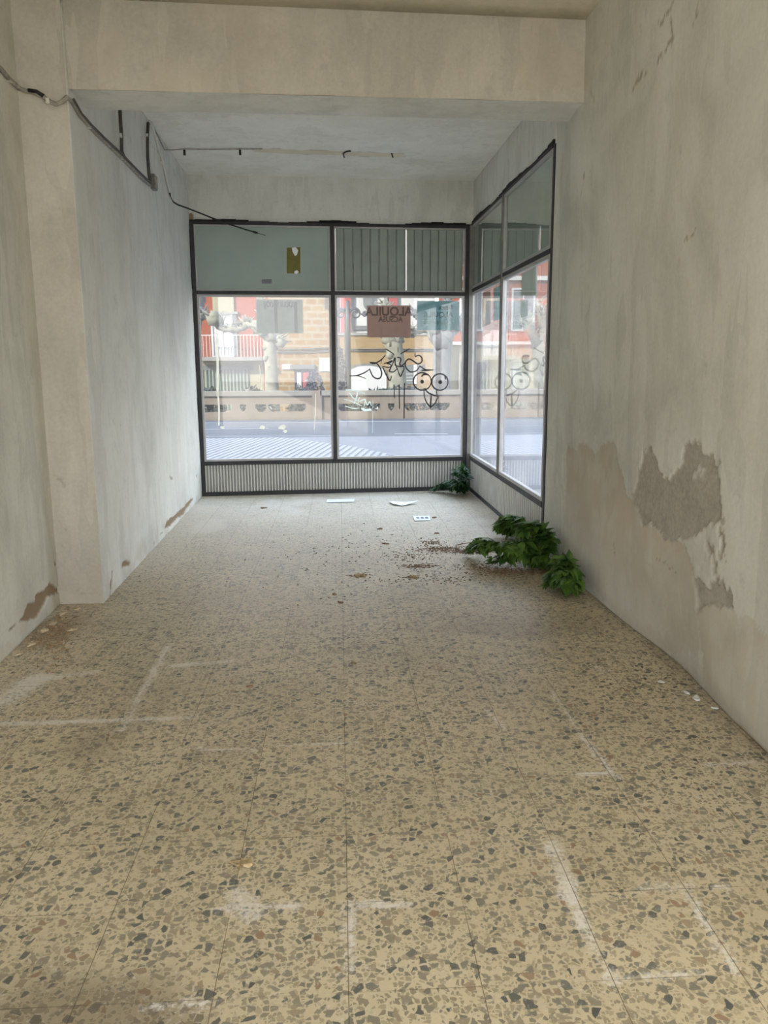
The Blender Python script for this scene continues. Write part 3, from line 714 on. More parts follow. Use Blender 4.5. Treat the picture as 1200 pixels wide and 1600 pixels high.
for pl, wd in [([(470, 28), (510, 52), (550, 80)], .010), ([(583, 15), (583, 60)], .010), ([(690, 25), (650, 48), (605, 75)], .010),
               ([(150, 270), (210, 268), (265, 250), (300, 232), (330, 210)], .011), ([(150, 270), (230, 272), (295, 295)], .008),
               ([(330, 150), (385, 155), (420, 195), (437, 245), (425, 285), (395, 295), (360, 275), (335, 225), (330, 205)], .013),
               ([(330, 150), (365, 162), (410, 142), (440, 120), (470, 85)], .012), ([(440, 118), (428, 162)], .009),
               ([(445, 185), (460, 225), (485, 275), (510, 312), (525, 270)], .012), ([(455, 162), (490, 150), (530, 135), (515, 152), (480, 158)], .011),
               ([(480, 158), (522, 175), (512, 210), (505, 228), (540, 235), (577, 207)], .012), ([(448, 185), (500, 195), (530, 180)], .010),
               ([(530, 180), (555, 108), (558, 160), (577, 207)], .012), ([(575, 105), (603, 110), (608, 135), (598, 160), (612, 182), (655, 145)], .012),
               ([(552, 172), (595, 188), (640, 182)], .010), ([(577, 207), (590, 245), (605, 276), (622, 240), (636, 212), (634, 180)], .011),
               ([(735, 65), (738, 98), (762, 86), (790, 100), (798, 130), (785, 155), (755, 162), (715, 135), (685, 120), (660, 132), (647, 165), (660, 205), (695, 235), (740, 228), (765, 205), (775, 180)], .013),
               ([(775, 180), (800, 198), (830, 215), (900, 217)], .012), ([(790, 220), (830, 222), (895, 216)], .012),
               (circ(800, 320, 80, 78), .013), (circ(957, 325, 73, 73), .013), (circ(800, 322, 8, 8, 8), .022), (circ(962, 326, 8, 8, 8), .022),
               ([(793, 278), (812, 258), (855, 260)], .016), ([(1000, 275), (1012, 305)], .016),
               ([(820, 378), (850, 418), (900, 442), (946, 455)], .014), ([(815, 385), (818, 450), (840, 510), (875, 545), (912, 518), (932, 475), (946, 458)], .012),
               ([(880, 445), (876, 500), (872, 565)], .015), ([(925, 385), (932, 440)], .014), ([(946, 458), (945, 530)], .005),
               ([(547, 345), (552, 470)], .013), ([(593, 345), (597, 565)], .015), ([(640, 335), (637, 650)], .017)]:
    ribbon(gm, gl(pl), wd * 1.3, GY)
tag(gm.build('graffiti', M['paint_black'], panes[1]), 'black painted tag and two-eyed doodle')
gw = MB(); random.seed(8)
for pl, wd in [([(115, 395), (200, 400), (285, 430)], .014), ([(150, 420), (175, 460), (230, 500)], .012), ([(220, 395), (215, 450), (190, 520)], .014), ([(100, 480), (180, 500), (260, 540)], .010), ([(240, 460), (230, 500), (290, 480), (280, 540)], .014), ([(110, 540), (180, 560), (230, 560)], .012), ([(290, 480), (310, 530), (330, 500), (345, 540)], .012), ([(255, 560), (290, 575), (340, 570)], .03), ([(360, 480), (355, 780)], .006)]:
    ribbon(gw, gl(pl), wd, GY)
tag(gw.build('graffiti', M['white_paint'], panes[1]), 'faint white and green scribble')
sm = MB()
for (x0, y0), (x1, y1), wd in [((338, 520), (340, 620), .028), ((340, 610), (342, 665), .02), ((493, 615), (491, 672), .010), ((405, 570), (408, 610), .010)]:
    ribbon(sm, [local(x0, y0, FA, FD, FN), local((x0 + x1) / 2 + 1, (y0 + y1) / 2, FA, FD, FN), local(x1, y1, FA, FD, FN)], wd, GY)
for cx, cy, r in [(348, 668, .035), (410, 668, .04), (441, 668, .05), (446, 674, .03)]:
    s_, z_ = local(cx, cy, FA, FD, FN)
    sm.prism([(s_ + r * math.cos(a) * random.uniform(.5, 1.1), z_ + r * 0.7 * math.sin(a) * random.uniform(.5, 1.1)) for a in [k * math.pi / 5 for k in range(10)]], GY - 0.0008, GY)
tag(sm.build('paint_smear', M['smear'], panes[0]), 'cream drips and splashes')

# ------------------------------------------------------------------ posters and stickers
def poster(name, corners, p0, d, n, rz, y, mats, label, cat='poster', group=None, thick=0.001):
    pts = [local(x, yy, p0, d, n) for x, yy in corners]
    cx = sum(p[0] for p in pts) / len(pts); cz = sum(p[1] for p in pts) / len(pts)
    u = np.array([math.cos(rz), math.sin(rz), 0]); o = np.array(p0) + u * cx
    lift = np.array([-math.sin(rz), math.cos(rz), 0]) * y
    root = empty(name, (o[0] + lift[0], o[1] + lift[1], cz), rz)
    tag(root, label, cat, group)
    MB().prism([(a - cx, b - cz) for a, b in pts], 0, thick).build('sheet', mats, root)
    return root, pts
YP = 0.0165
r, p = poster('poster', [(573, 477), (642, 477), (642, 527), (574, 527)], FA, FD, FN, FR, YP, M['poster_red'], 'reddish brown rental poster on the front glass, its writing seen from behind')
W_ = abs(p[1][0] - p[0][0]); H_ = abs(p[0][1] - p[2][1])
lettering('ALQUILA', 0.135, M['poster_ink_dark'], r, 0, -0.0012, H_ * 0.30, True, 0.98)
lettering('ACSUSA', 0.085, M['poster_ink_dark'], r, 0.02, -0.0012, H_ * 0.06, True, 0.9)
r, p = poster('poster', [(652, 470), (718, 470), (718, 515.5), (652, 515.5)], FA, FD, FN, FR, YP, M['poster_teal'], 'teal rental poster with a phone number on the front glass, seen from behind')
H_ = abs(p[0][1] - p[2][1])
lettering('Busca', 0.075, M['poster_ink_teal'], r, 0.09, -0.0012, H_ * 0.28, True)
lettering('ALQUILA', 0.085, M['poster_ink_teal'], r, 0.0, -0.0012, H_ * 0.02, True)
lettering('941 035 735', 0.075, M['poster_ink_pale'], r, 0.0, -0.0012, -H_ * 0.26, True)
r, p = poster('poster', [(400, 468), (473, 468), (474, 520.5), (401, 520.5)], FA, FD, FN, FR, YP, M['poster_grey'], 'grey green poster on the left pane of the front window')
H_ = abs(p[0][1] - p[2][1])
lettering('IJOOI Y IUOOL', 0.085, M['poster_ink_grey'], r, -0.0, -0.0012, H_ * 0.35, False, 0.62)
for x0, x1, zt in ((-0.06, -0.025, 0.5), (0.165, 0.20, 0.45)): MB().box(x0, x1, -0.0012, -0.0004, -H_ * 0.5, H_ * zt).build('printed_bar', M['poster_ink_grey'], r)
YS = 0.0185
poster('poster', [(751.5, 457.5), (764.5, 452.5), (764.5, 506), (751.5, 511)], FB, RD, RNn, RRz, YS, M['poster_red'], 'narrow dark red poster on the side window beside the corner post')
poster('poster', [(769, 451), (785, 442.5), (785, 496), (769, 501.5)], FB, RD, RNn, RRz, YS, M['poster_teal'], 'teal poster on the side window next to its upright bar')
poster('poster', [(812, 428), (835.5, 416), (835.5, 461.5), (812, 461.5)], FB, RD, RNn, RRz, YS, M['poster_grey'], 'grey poster near the top of the side window, largest there')
poster('poster', [(811, 468), (822.5, 468), (822, 493), (811, 497)], FB, RD, RNn, RRz, YS, M['poster_grey'], 'small dark grey sheet on the side window just under the largest grey poster')
poster('poster', [(814, 555), (824, 555), (824, 584), (814, 583.5)], FB, RD, RNn, RRz, YS, M['poster_grey'], 'small grey sheet halfway down the side window')
r, p = poster('sticker', [(448, 387), (469, 386), (469.5, 427), (448, 427)], FA, FD, FN, FR, 0.006, M['sticker'], 'olive sticker with torn white spots on the green panel of the front window', 'sticker')
pts = [(456, 387), (462, 386), (466, 391), (464, 398), (461, 400), (457, 393)]
q = [local(x, y, FA, FD, FN) for x, y in pts]; cx = sum(a for a, _ in p) / 4; cz = sum(b for _, b in p) / 4
MB().prism([(a - cx, b - cz) for a, b in q], -0.001, 0).build('torn_paper', M['paper'], r)
q = [local(x, y, FA, FD, FN) for x, y in [(460, 424), (464, 422), (467, 425), (464, 428), (460, 427)]]; MB().prism([(a - cx, b - cz) for a, b in q], -0.001, 0).build('torn_paper', M['paper'], r)
poster('sticker', [(409, 436.5), (424.5, 436), (424.5, 443), (409, 443)], FA, FD, FN, FR, 0.006, M['ink'], 'small grey label low on the green panel above the front glass', 'sticker')

# ------------------------------------------------------------------ cables on the left wall
onL = lambda x, y, off=0.012: tuple(onplane(x, y, LA + np.array([off, 0, 0]), LN))
onK = lambda x, y, off=0.012: tuple(onplane(x, y, KA + np.array([off, 0, 0]), KN))
onP = lambda x, y, off=0.012: tuple(ony(x, y, 4.968 - off))
def wire(name, pts, r, m, label, cat='cable', clips=()):
    root = empty(name, tuple(pts[0])); o = Vector(pts[0])
    mb = MB(); mb.tube([Vector(p) - o for p in pts], r, 8); mb.build('sheath', m, root, True)
    for c in clips:
        c = Vector(c) - o; MB().box(c.x - 0.012, c.x + 0.008, c.y - 0.014, c.y + 0.014, c.z - 0.014, c.z + 0.014).build('clip', M['tape'], root)
    tag(root, label, cat); return root
a = [onK(-14, 95), onK(0, 106), onK(15, 124), onK(30, 138)]
b = [onP(40, 142), onP(52, 144), onP(66, 150), onP(76, 158), onP(88, 163), onP(97, 159), onP(104, 152)]
c = [onL(112, 158), onL(125, 180), onL(140, 197), onL(160, 218), onL(190, 246), onL(215, 272), onL(234, 289)]
wire('electric_cable', a + b + c, 0.013, M['cable_white'], 'thick painted cable zigzagging from the left picture edge over the pillar to the junction box', clips=[a[2], b[3], c[2], c[4]])
wire('electric_cable', [onP(44, 141, .022), onP(57, 143, .024), onP(68, 150, .022)], 0.011, M['cable'], 'short black taped bit of cable at the top of the pillar')
c2 = [onL(115, 155, .03), onL(128, 178, .03), onL(143, 195, .032), onL(163, 215, .03), onL(192, 242, .03), onL(217, 268, .03), onL(236, 286, .03)]
wire('electric_cable', c2, 0.007, M['cable_grey'], 'thin dark cable running above the thick painted one on the left wall')
wire('electric_cable', [onL(187.5, 168), onL(188.5, 190), onL(190, 215), onL(190, 236), onL(195, 248), onL(206, 258)], 0.013, M['cable_grey'], 'dark cable dropping straight down the left wall, the nearer of the two drops', clips=[onL(189, 212)])
wire('electric_cable', [onL(231.5, 192), onL(230.5, 215), onL(231, 245), onL(233, 272), onL(235, 284)], 0.013, M['cable_grey'], 'dark cable dropping into the junction box, the farther of the two drops', clips=[onL(230.5, 212)])
jb = onL(237, 285, 0.0)
root = empty('junction_box', jb); tag(root, 'small grey junction box on the left wall where the cables meet', 'junction box')
MB().box(-0.005, 0.035, -0.05, 0.05, -0.06, 0.06).build('box', M['alu_dark'], root); MB().box(0.035, 0.042, -0.042, 0.042, -0.05, 0.05).build('cover', M['cable_white'], root)
wire('electric_cable', [onL(233, 190), onL(238, 197), onL(246, 225), onL(254, 252), onL(260, 280), onL(265, 300)], 0.012, M['tape'], 'white flat cable going down the left wall into the hanging black cable', clips=[onL(252, 255)])
h0 = np.array(onL(265, 300)); h1 = onplane(415, 368, FA - np.array([0, 0.22, 0]), FN)
path = [(265, 300), (266, 308), (270, 315), (278, 320), (292, 325), (310, 332), (335, 342), (360, 351), (385, 359), (402, 364)]
pts = []
for i, (x, y) in enumerate(path):
    t = i / (len(path) - 1); yy = h0[1] * (1 - t) + (h1[1]) * t; pts.append(tuple(ony(x, y, yy)))
root = wire('electric_cable', pts, 0.008, M['cable'], 'loose black cable hanging from the left wall across the top of the front window')
o = Vector(pts[0]); e0 = Vector(pts[-1]) - o; e1 = Vector(h1) - o
MB().tube([e0, e0 + (e1 - e0) * 0.5, e1], 0.003, 6).build('bare_wire', M['cable'], root)
MB().tube([e0 - (e1 - e0) * 0.5, e0 - (e1 - e0) * 0.2, e0], 0.011, 8).build('tape_wrap', M['cable'], root)
zc = BAY_H - 0.012
cp = [onL(236, 192), onL(248, 215), onL(257, 234)] + [tuple(onz(x, y, zc)) for x, y in [(266, 234.5), (290, 233), (330, 233.5), (375, 233), (410, 232.5)]]
root = wire('electric_cable', cp, 0.005, M['cable_white'], 'thin pale cable along the ceiling of the window bay')
for x, y in [(288, 234), (375, 233.5)]:
    q = Vector(onz(x, y, zc)) - Vector(cp[0]); MB().box(q.x - 0.010, q.x + 0.010, q.y - 0.01, q.y + 0.01, q.z - 0.05, q.z + 0.008).build('clip', M['cable'], root)
for i, (pl, lab) in enumerate([([(538, 246), (536, 240), (541, 237), (548, 236)], 'bent wire hook on the bay ceiling, in the middle of the stripped strip'), ([(614, 246), (612, 240)], 'short wire stub at the right end of the stripped ceiling strip')]):
    q = [tuple(onz(x, y, BAY_H - (0.03 if k == 0 else 0.01))) for k, (x, y) in enumerate(pl)]
    tag(MB().tube(q, 0.007, 6).build('ceiling_hook', M['cable'], None), lab, 'wire hook')

# ------------------------------------------------------------------ weeds
def leaf(mb, base, d, nrm, L, Wd, curl=0.25):
    d = Vector(d).normalized(); s = d.cross(Vector(nrm)).normalized(); n = s.cross(d).normalized()
    prof = [(0.0, 0.05), (0.14, 0.62), (0.34, 1.0), (0.58, 0.78), (0.8, 0.38), (1.0, 0.02)]
    o = len(mb.v)
    for t, wv in prof:
        c = Vector(base) + d * (L * t) - n * (curl * L * t * t)
        mb.v += [tuple(c + s * (Wd * 0.5 * wv) + n * (0.12 * Wd * wv)), tuple(c), tuple(c - s * (Wd * 0.5 * wv) + n * (0.12 * Wd * wv))]
    for i in range(len(prof) - 1):
        a = o + 3 * i; mb.f += [(a, a + 1, a + 4, a + 3), (a + 1, a + 2, a + 5, a + 4)]
def crom(pts, k=6):
    pts = [Vector(p) for p in pts]; out = []
    for i in range(len(pts) - 1):
        p0 = pts[max(i - 1, 0)]; p1 = pts[i]; p2 = pts[i + 1]; p3 = pts[min(i + 2, len(pts) - 1)]
        for j in range(k):
            t = j / k; out.append(0.5 * ((2 * p1) + (p2 - p0) * t + (2 * p0 - 5 * p1 + 4 * p2 - p3) * t * t + (3 * p1 - p0 - 3 * p2 + p3) * t ** 3))
    out.append(pts[-1]); return out
def weed(name, root_px, stems, m, label, dens=5, L=0.085, rnd=1, lim=lambda p: p):
    random.seed(rnd); base = Vector(lim(Vector(onz(*root_px, 0.0)))); root = empty(name, tuple(base)); tag(root, label, 'plant')
    fol = MB()
    for st in stems:
        pts = [Vector((0, 0, 0.0))] + [lim(Vector(onz(x, y, z))) - base for x, y, z in st]
        cr = crom(pts, 6); n = len(cr)
        MB().tube(cr, [0.006 * (1 - 0.6 * i / n) for i in range(n)], 6).build('stem', M['stem'], root, True)
        for i in range(2, n):
            tip = i / n
            t = (cr[min(i + 1, n - 1)] - cr[i - 1]).normalized()
            for k in range(dens + (3 if i == n - 1 else 0)):
                a = random.uniform(0, 2 * math.pi)
                dv = Vector((math.cos(a), math.sin(a), random.uniform(-0.75, 0.35))) + t * random.uniform(0.2, 1.0)
                ll = L * random.uniform(0.65, 1.25) * (1 - 0.25 * tip)
                q = cr[i] + Vector((random.uniform(-.02, .02), random.uniform(-.02, .02), random.uniform(-.03, .03)))
                tipw = base + q + dv.normalized() * ll
                if tipw.z < 0.012 or (base + q).z < 0.01 or tipw.x > WALLX(tipw.y) or (base + q).x > WALLX(tipw.y): continue
                leaf(fol, q, dv, Vector((random.uniform(-.3, .3), random.uniform(-.3, .3), 1)), ll, ll * random.uniform(0.42, 0.62), random.uniform(0.1, 0.4) if tipw.z > 0.05 else 0.0)
    fol.build('foliage', m, root)
    return root
def WALLX(y):
    if y < 6.1: return 1.58
    return 1.595 - 0.05 * (y - 6.1) / 3.3 - 0.03
def keep(p):
    p = Vector(p); p.x = min(p.x, WALLX(p.y) - 0.03); return p
weed('weed_plant', (862, 872), [[(846, 845, .18), (812, 850, .19), (780, 852, .17), (752, 846, .17), (738, 856, .08)], [(852, 845, .20), (838, 825, .30), (822, 822, .30), (815, 830, .24)],
                               [(835, 860, .13), (800, 868, .10), (772, 876, .05)], [(862, 855, .15), (858, 842, .24), (850, 836, .26)], [(845, 872, .10), (838, 880, .05)], [(842, 850, .16), (820, 852, .16), (798, 862, .12)]],
     M['leaf'], 'largest green weed sprawling from the foot of the side window onto the floor', 10, 0.11, 2, keep)
weed('weed_plant', (890, 905), [[(878, 888, .14), (868, 898, .12), (857, 912, .05)], [(886, 882, .20), (878, 872, .20), (868, 878, .15)], [(893, 893, .16), (905, 898, .14), (918, 912, .07)], [(888, 902, .12), (890, 912, .10), (898, 922, .04)], [(880, 898, .15), (872, 908, .08)]],
     M['leaf'], 'green weed nearest the camera, against the foot of the right wall', 9, 0.10, 3, keep)
weed('weed_plant', (822, 836), [[(808, 818, .17), (790, 812, .20), (780, 822, .12)], [(812, 822, .15), (800, 826, .12), (788, 832, .05)], [(815, 815, .20), (803, 811, .22)]],
     M['leaf'], 'small green weed halfway along the kick panel of the side window', 9, 0.10, 4, keep)
weed('weed_plant', (728, 768), [[(722, 745, .22), (712, 738, .28)], [(712, 752, .18), (695, 758, .10), (678, 766, .03)], [(728, 755, .16), (722, 765, .06)], [(716, 758, .15), (705, 764, .06)], [(728, 740, .3), (724, 733, .34)]],
     M['leaf_dark'], 'dark green weed in the far corner under the front window', 8, 0.095, 5, keep)

# ------------------------------------------------------------------ papers and litter on the floor
def sheet(pts_px, label, lift=0.004, fold=None):
    q = [Vector(onz(x, y, 0)) for x, y in pts_px]; c = sum(q, Vector()) / len(q)
    root = empty('paper_sheet', (c.x, c.y, 0.002)); tag(root, label, 'paper')
    n = 8; mb = MB(); vs = []; fs = []
    for i in range(n + 1):
        for j in range(n + 1):
            u, v = i / n, j / n
            p = q[0] * (1 - u) * (1 - v) + q[1] * u * (1 - v) + q[2] * u * v + q[3] * (1 - u) * v - c
            z = 0.001 + lift * (math.sin(u * 3 + 1) * math.sin(v * 2.6) + 1.0) * 0.5
            if fold: z += fold * max(0, u - 0.55) * (1 - v)
            vs.append((p.x, p.y, z))
    for i in range(n):
        for j in range(n):
            a = i * (n + 1) + j; fs.append((a, a + n + 1, a + n + 2, a + 1))
    k = len(vs); vs += [(x, y, z + 0.001) for x, y, z in vs]; fs += [tuple(i + k for i in f_) for f_ in fs]
    mb.add(vs, fs).build('sheet', M['paper'], root)
    return root, q, c
sheet([(510, 786), (511, 781), (554, 780), (553, 785)], 'white paper strip lying flat below the front window, leftmost on the floor')
sheet([(607, 785), (655, 787), (628, 791.5), (614, 790)], 'crumpled white paper with a raised corner, in the middle of the three sheets', 0.02, 0.05)
r, q, c = sheet([(645, 807), (671, 806.5), (673, 814), (648, 814.5)], 'small white printed card with grey figures, nearest of the floor papers')
mb = MB()
for k in range(3):
    x0 = -0.055 + k * 0.045; MB().box(x0, x0 + 0.026, -0.03, 0.03, 0.0075, 0.0085).build('printed_figure', M['ink'], r)

def flake(mb, c, r, zr=0.3, a=None):
    n = random.choice([5, 6, 7]); a0 = random.uniform(0, 6.28); el = random.uniform(0.35, 0.9); ry = random.uniform(0, 3.14)
    lo = []; hi = []
    for k in range(n):
        t = a0 + 2 * math.pi * k / n; rr = r * random.uniform(0.7, 1.1)
        x = rr * math.cos(t); y = rr * el * math.sin(t)
        X_ = x * math.cos(ry) - y * math.sin(ry); Y_ = x * math.sin(ry) + y * math.cos(ry)
        z = c[2] + zr * r * random.uniform(0.05, 0.8)
        lo.append((c[0] + X_, c[1] + Y_, max(0.0006, z - 0.0015 - 0.12 * r))); hi.append((c[0] + X_ * 0.9, c[1] + Y_ * 0.9, z + 0.002))
    mb.add(lo + hi, [tuple(range(n))[::-1], tuple(range(n, 2 * n))] + [(k, (k + 1) % n, n + (k + 1) % n, n + k) for k in range(n)])
# uncountable crumbled litter, one object per colour of heap
random.seed(11)
lit = MB()
for px, py, rx, ry, n in [(690, 858, .20, .10, 330), (735, 862, .20, .09, 420), (675, 848, .10, .12, 120), (800, 893, .26, .10, 330), (760, 885, .3, .12, 160), (655, 885, .14, .07, 170), (640, 870, .25, .2, 120), (720, 770, .28, .07, 120), (560, 899, .08, .03, 70), (642, 902, .05, .03, 30), (700, 905, .5, .2, 140), (620, 850, .9, .6, 160), (520, 900, 1.1, 1.0, 120)]:
    c = onz(px, py)
    for k in range(n):
        x = random.gauss(c[0], rx * 0.5); y = random.gauss(c[1], ry * 0.5)
        if x > WALLX(y) - 0.03 or y > 9.2 + 0.068 * (x + 1.6) - 0.06: continue
        flake(lit, (x, y, 0.0), random.uniform(0.003, 0.010), 0.45)
tag(lit.build('leaf_litter', M['dry']), 'crumbled brown leaf litter strewn in front of the green weeds', 'litter', kind='stuff')
debris = [(603, 850, .032, 'dry', 'dark dry leaf lying alone left of the brown litter patch'), (532, 941, .03, 'dry', 'brown leaf in the middle of the floor, nearest below the pale one'),
          (594, 827, .03, 'dry', 'dark dry leaf lying left of the printed card'), (412, 794, .035, 'dry', 'black scrap on the floor near the left half of the front window'),
          (679, 809, .03, 'dry', 'dry leaf just right of the printed card'), (563, 900, .05, 'dry_pale', 'pale yellowish dry leaf clump in the middle of the bay floor'),
          (646, 902, .045, 'dry_pale', 'curled pale yellow leaf in front of the brown litter'), (683, 834, .03, 'dry', 'brown leaf above the litter patch, below the card'),
          (378, 1352, .030, 'dry_pale', 'curled tan leaf on the terrazzo at the lower left, nearest the camera'), (550, 1036, .022, 'dry', 'small reddish leaf on the terrazzo left of the centre line'),
          (390, 1072, .025, 'dry', 'small reddish brown leaf on the left of the terrazzo'), (520, 928, .022, 'dry', 'small brown leaf behind the one in the middle of the floor'), (480, 890, .02, 'dry', 'tiny brown leaf left of the pale leaf clump'),
          (570, 818, .018, 'dry', 'tiny dark crumb left of the printed card, behind the other leaf')]
for px, py, r_, mk, lab in debris:
    c = onz(px, py); mb = MB(); random.seed(int(px))
    for k in range(1 if r_ < 0.03 else 3): flake(mb, (random.uniform(-r_, r_) * 0.5, random.uniform(-r_, r_) * 0.4, 0), r_ * random.uniform(0.6, 1), 0.5)
    o = mb.build('dry_leaf', M[mk], None, loc=(c[0], c[1], 0)); tag(o, lab, 'leaf')
tw = [tuple(onz(x, y, z)) for x, y, z in [(712, 852, .01), (725, 849, .012), (742, 847, .02)]]
tag(MB().tube(tw, 0.004, 6).build('twig', M['dry']), 'thin dry twig pointing at the tip of the largest weed', 'twig')
# rubble under the peeled left wall
random.seed(21)
du = MB()
for k in range(420):
    px = random.gauss(82, 20); py = random.gauss(985, 22)
    c = onz(px, py)
    kx = KA[0] + (c[1] - KA[1]) / (KB[1] - KA[1]) * (KB[0] - KA[0])
    if c[0] < kx + 0.03 or c[1] > 4.96: continue
    flake(du, (c[0], c[1], 0), random.uniform(0.004, 0.014), 0.6)
tag(du.build('plaster_crumbs', M['dust']), 'brown plaster crumbs fallen under the peeled left wall', 'rubble', kind='stuff')
chips = [(78, 976, .05, 'long pale plaster flake leaning in the rubble under the peeled left wall'), (48, 1008, .045, 'rounded plaster lump at the near end of the rubble'), (62, 987, .04, 'white plaster chip at the foot of the left wall'),
         (112, 985, .045, 'flat brown plaster flake farthest out from the left wall'), (98, 960, .045, 'flat plaster flake close to the pillar'), (24, 1024, .03, 'small plaster chip nearest the left picture edge'), (120, 952, .03, 'small plaster chip at the foot of the pillar')]
for px, py, r_, lab in chips:
    c = onz(px, py); mb = MB(); random.seed(px); kx = KA[0] + (c[1] - KA[1]) / (KB[1] - KA[1]) * (KB[0] - KA[0])
    flake(mb, (0, 0, 0), r_, 0.5); flake(mb, (0.01, 0.0, 0.008), r_ * 0.6, 0.5)
    tag(mb.build('plaster_chip', M['chip'], None, loc=(max(c[0], kx + r_ + 0.02), c[1], 0)), lab, 'plaster chip')
wchips = [(1033, 1066, .022, 'white plaster crumb on the floor by the right wall, the farther pair'), (1072, 1083, .022, 'narrow white crumb on the floor by the right wall'), (1088, 1092, .028, 'longest white plaster splinter by the right wall'), (1117, 1107, .015, 'smallest white crumb nearest the camera by the right wall')]
for px, py, r_, lab in wchips:
    c = onz(px, py); mb = MB(); random.seed(px); flake(mb, (0, 0, 0), r_, 0.4)
    tag(mb.build('plaster_chip', M['tape'], None, loc=(c[0], c[1], 0)), lab, 'plaster chip')

# ------------------------------------------------------------------ the street
GZ = -0.15
M['asphalt'] = simple('asphalt', olin(150, 152, 160, 0.21), 0.85, 0, 0.08, 4)
M['pave'] = simple('pavement', olin(196, 192, 196, 0.28), 0.85, 0, 0.07, 3)
M['pave_stripe'] = simple('pale_paving_bars', olin(222, 220, 222, 0.34), 0.85, 0, 0.04, 6)
M['roadline'] = simple('road_paint', olin(226, 228, 230, 0.30), 0.7, 0, 0.06, 6)
M['stone'] = simple('pinkish_stone', olin(196, 176, 156), 0.85, 0, 0.12, 3, bump=0.3)
M['coping'] = simple('grey_coping_stone', olin(206, 200, 190), 0.85, 0, 0.1, 4, bump=0.2)
def brick(name, c1, c2, mo, scale, bw, bh, ms):
    t = NT(name); c = t.n('TexCoord'); s = t.n('SeparateXYZ'); t.l(c.outputs['Object'], s.inputs[0])
    cb = t.n('CombineXYZ'); t.l(s.outputs[0], cb.inputs[0]); t.l(s.outputs[2], cb.inputs[1])
    b = t.n('TexBrick'); b.inputs['Color1'].default_value = c1; b.inputs['Color2'].default_value = c2; b.inputs['Mortar'].default_value = mo
    b.inputs['Scale'].default_value = scale; b.inputs['Brick Width'].default_value = bw; b.inputs['Row Height'].default_value = bh; b.inputs['Mortar Size'].default_value = ms
    n = t.noise(cb.outputs[0], 1.5, 4); w_ = t.n('VectorMath', operation='ADD'); t.l(cb.outputs[0], w_.inputs[0])
    t.l(w_.outputs[0], b.inputs['Vector'])
    col = t.mix(0.35, b.outputs[0], t.ramp(n, [(0.3, tuple(x * 0.75 for x in c1[:3]) + (1,)), (0.7, c2)]))
    return t.done(t.bsdf(col, 0.85, 0, 0.2, b.outputs['Fac'], -0.3, 0.02))
M['brick'] = brick('orange_brick', olin(232, 92, 38), olin(236, 112, 56), olin(228, 160, 118), 1.0, 0.24, 0.075, 0.008)
M['brick_pink'] = brick('pink_brick', olin(210, 120, 92), olin(220, 140, 110), olin(222, 190, 172), 1.0, 0.24, 0.075, 0.008)
M['sand'] = brick('sandstone', olin(208, 152, 78), olin(228, 186, 112), olin(240, 226, 190), 1.0, 0.62, 0.34, 0.055)
M['sand_big'] = brick('sandstone_blocks', olin(224, 180, 112), olin(232, 196, 136), olin(206, 168, 116), 1.0, 1.25, 0.7, 0.02)
M['cream'] = simple('cream_render', olin(232, 220, 180), 0.85, 0, 0.06, 2)
M['white'] = simple('white_render', olin(236, 234, 230, 0.21), 0.85, 0, 0.04, 2)
M['red'] = simple('red_pilaster', olin(214, 92, 90, 0.16), 0.8, 0, 0.08, 2)
M['greygreen'] = simple('green_shutter', olin(176, 192, 176), 0.6, 0, 0.08, 4)
M['shade_grey'] = simple('grey_shutter', olin(150, 152, 150), 0.7, 0, 0.1, 4)
M['darkglass'] = simple('dark_window_glass', olin(74, 80, 92), 0.2, 0, 0.2, 2)
M['iron'] = simple('grey_iron', olin(92, 94, 104), 0.6, 0, 0.2, 6)
M['trim_white'] = simple('white_window_frame', olin(244, 242, 240, 0.18), 0.6, 0, 0.03, 6)
M['bark'] = simple('plane_bark', olin(206, 202, 176), 0.85, 0, 0.3, 5, bump=0.5)
M['bark_grey'] = simple('grey_bark', olin(160, 158, 160), 0.85, 0, 0.3, 5, bump=0.5)
M['hedge'] = leaf_mat('hedge_leaf', olin(70, 84, 70), olin(116, 124, 112))
M['hedge_blue'] = leaf_mat('blue_grey_leaf', olin(70, 84, 108), olin(112, 122, 146))
M['ground'] = simple('ground', olin(170, 166, 158, 0.75), 0.9, 0, 0.1, 1)

fo = 0.068     # slope of the facade line in plan
def slab(name, x0, x1, y0, y1, z0, z1, m):
    mb = MB(); f_ = lambda y, x: y + 0.02 * x
    mb.hexa([(x0, f_(y0, x0), z0), (x1, f_(y0, x1), z0), (x1, f_(y1, x1), z0), (x0, f_(y1, x0), z0)], [(x0, f_(y0, x0), z1), (x1, f_(y0, x1), z1), (x1, f_(y1, x1), z1), (x0, f_(y1, x0), z1)])
    return struct(mb.build(name, m))
slab('pavement', -40, 40, 9.55, 18.45, GZ - 0.3, GZ, M['pave'])
slab('pavement', 1.84, 40, -20, 9.55, GZ - 0.3, GZ, M['pave'])
rd = slab('road', -60, 60, 18.45, 24.7, GZ - 0.3, GZ - 0.015, M['asphalt'])
rl = MB()
for (x0, y0), (x1, y1), hw in [((616, 677), (700, 677), .06), ((318, 681), (524, 680), .05), ((530, 658), (720, 657.5), .05), ((318, 660), (520, 659), .04), ((318, 670), (420, 668.5), .04)]:
    a = onz(x0, y0, GZ); b_ = onz(x1, y1, GZ)
    rl.hexa([(a[0], a[1] - hw, GZ - 0.015), (b_[0], b_[1] - hw, GZ - 0.015), (b_[0], b_[1] + hw, GZ - 0.015), (a[0], a[1] + hw, GZ - 0.015)], [(a[0], a[1] - hw, GZ - 0.011), (b_[0], b_[1] - hw, GZ - 0.011), (b_[0], b_[1] + hw, GZ - 0.011), (a[0], a[1] + hw, GZ - 0.011)])
struct(rl.build('road_marking', M['roadline']))
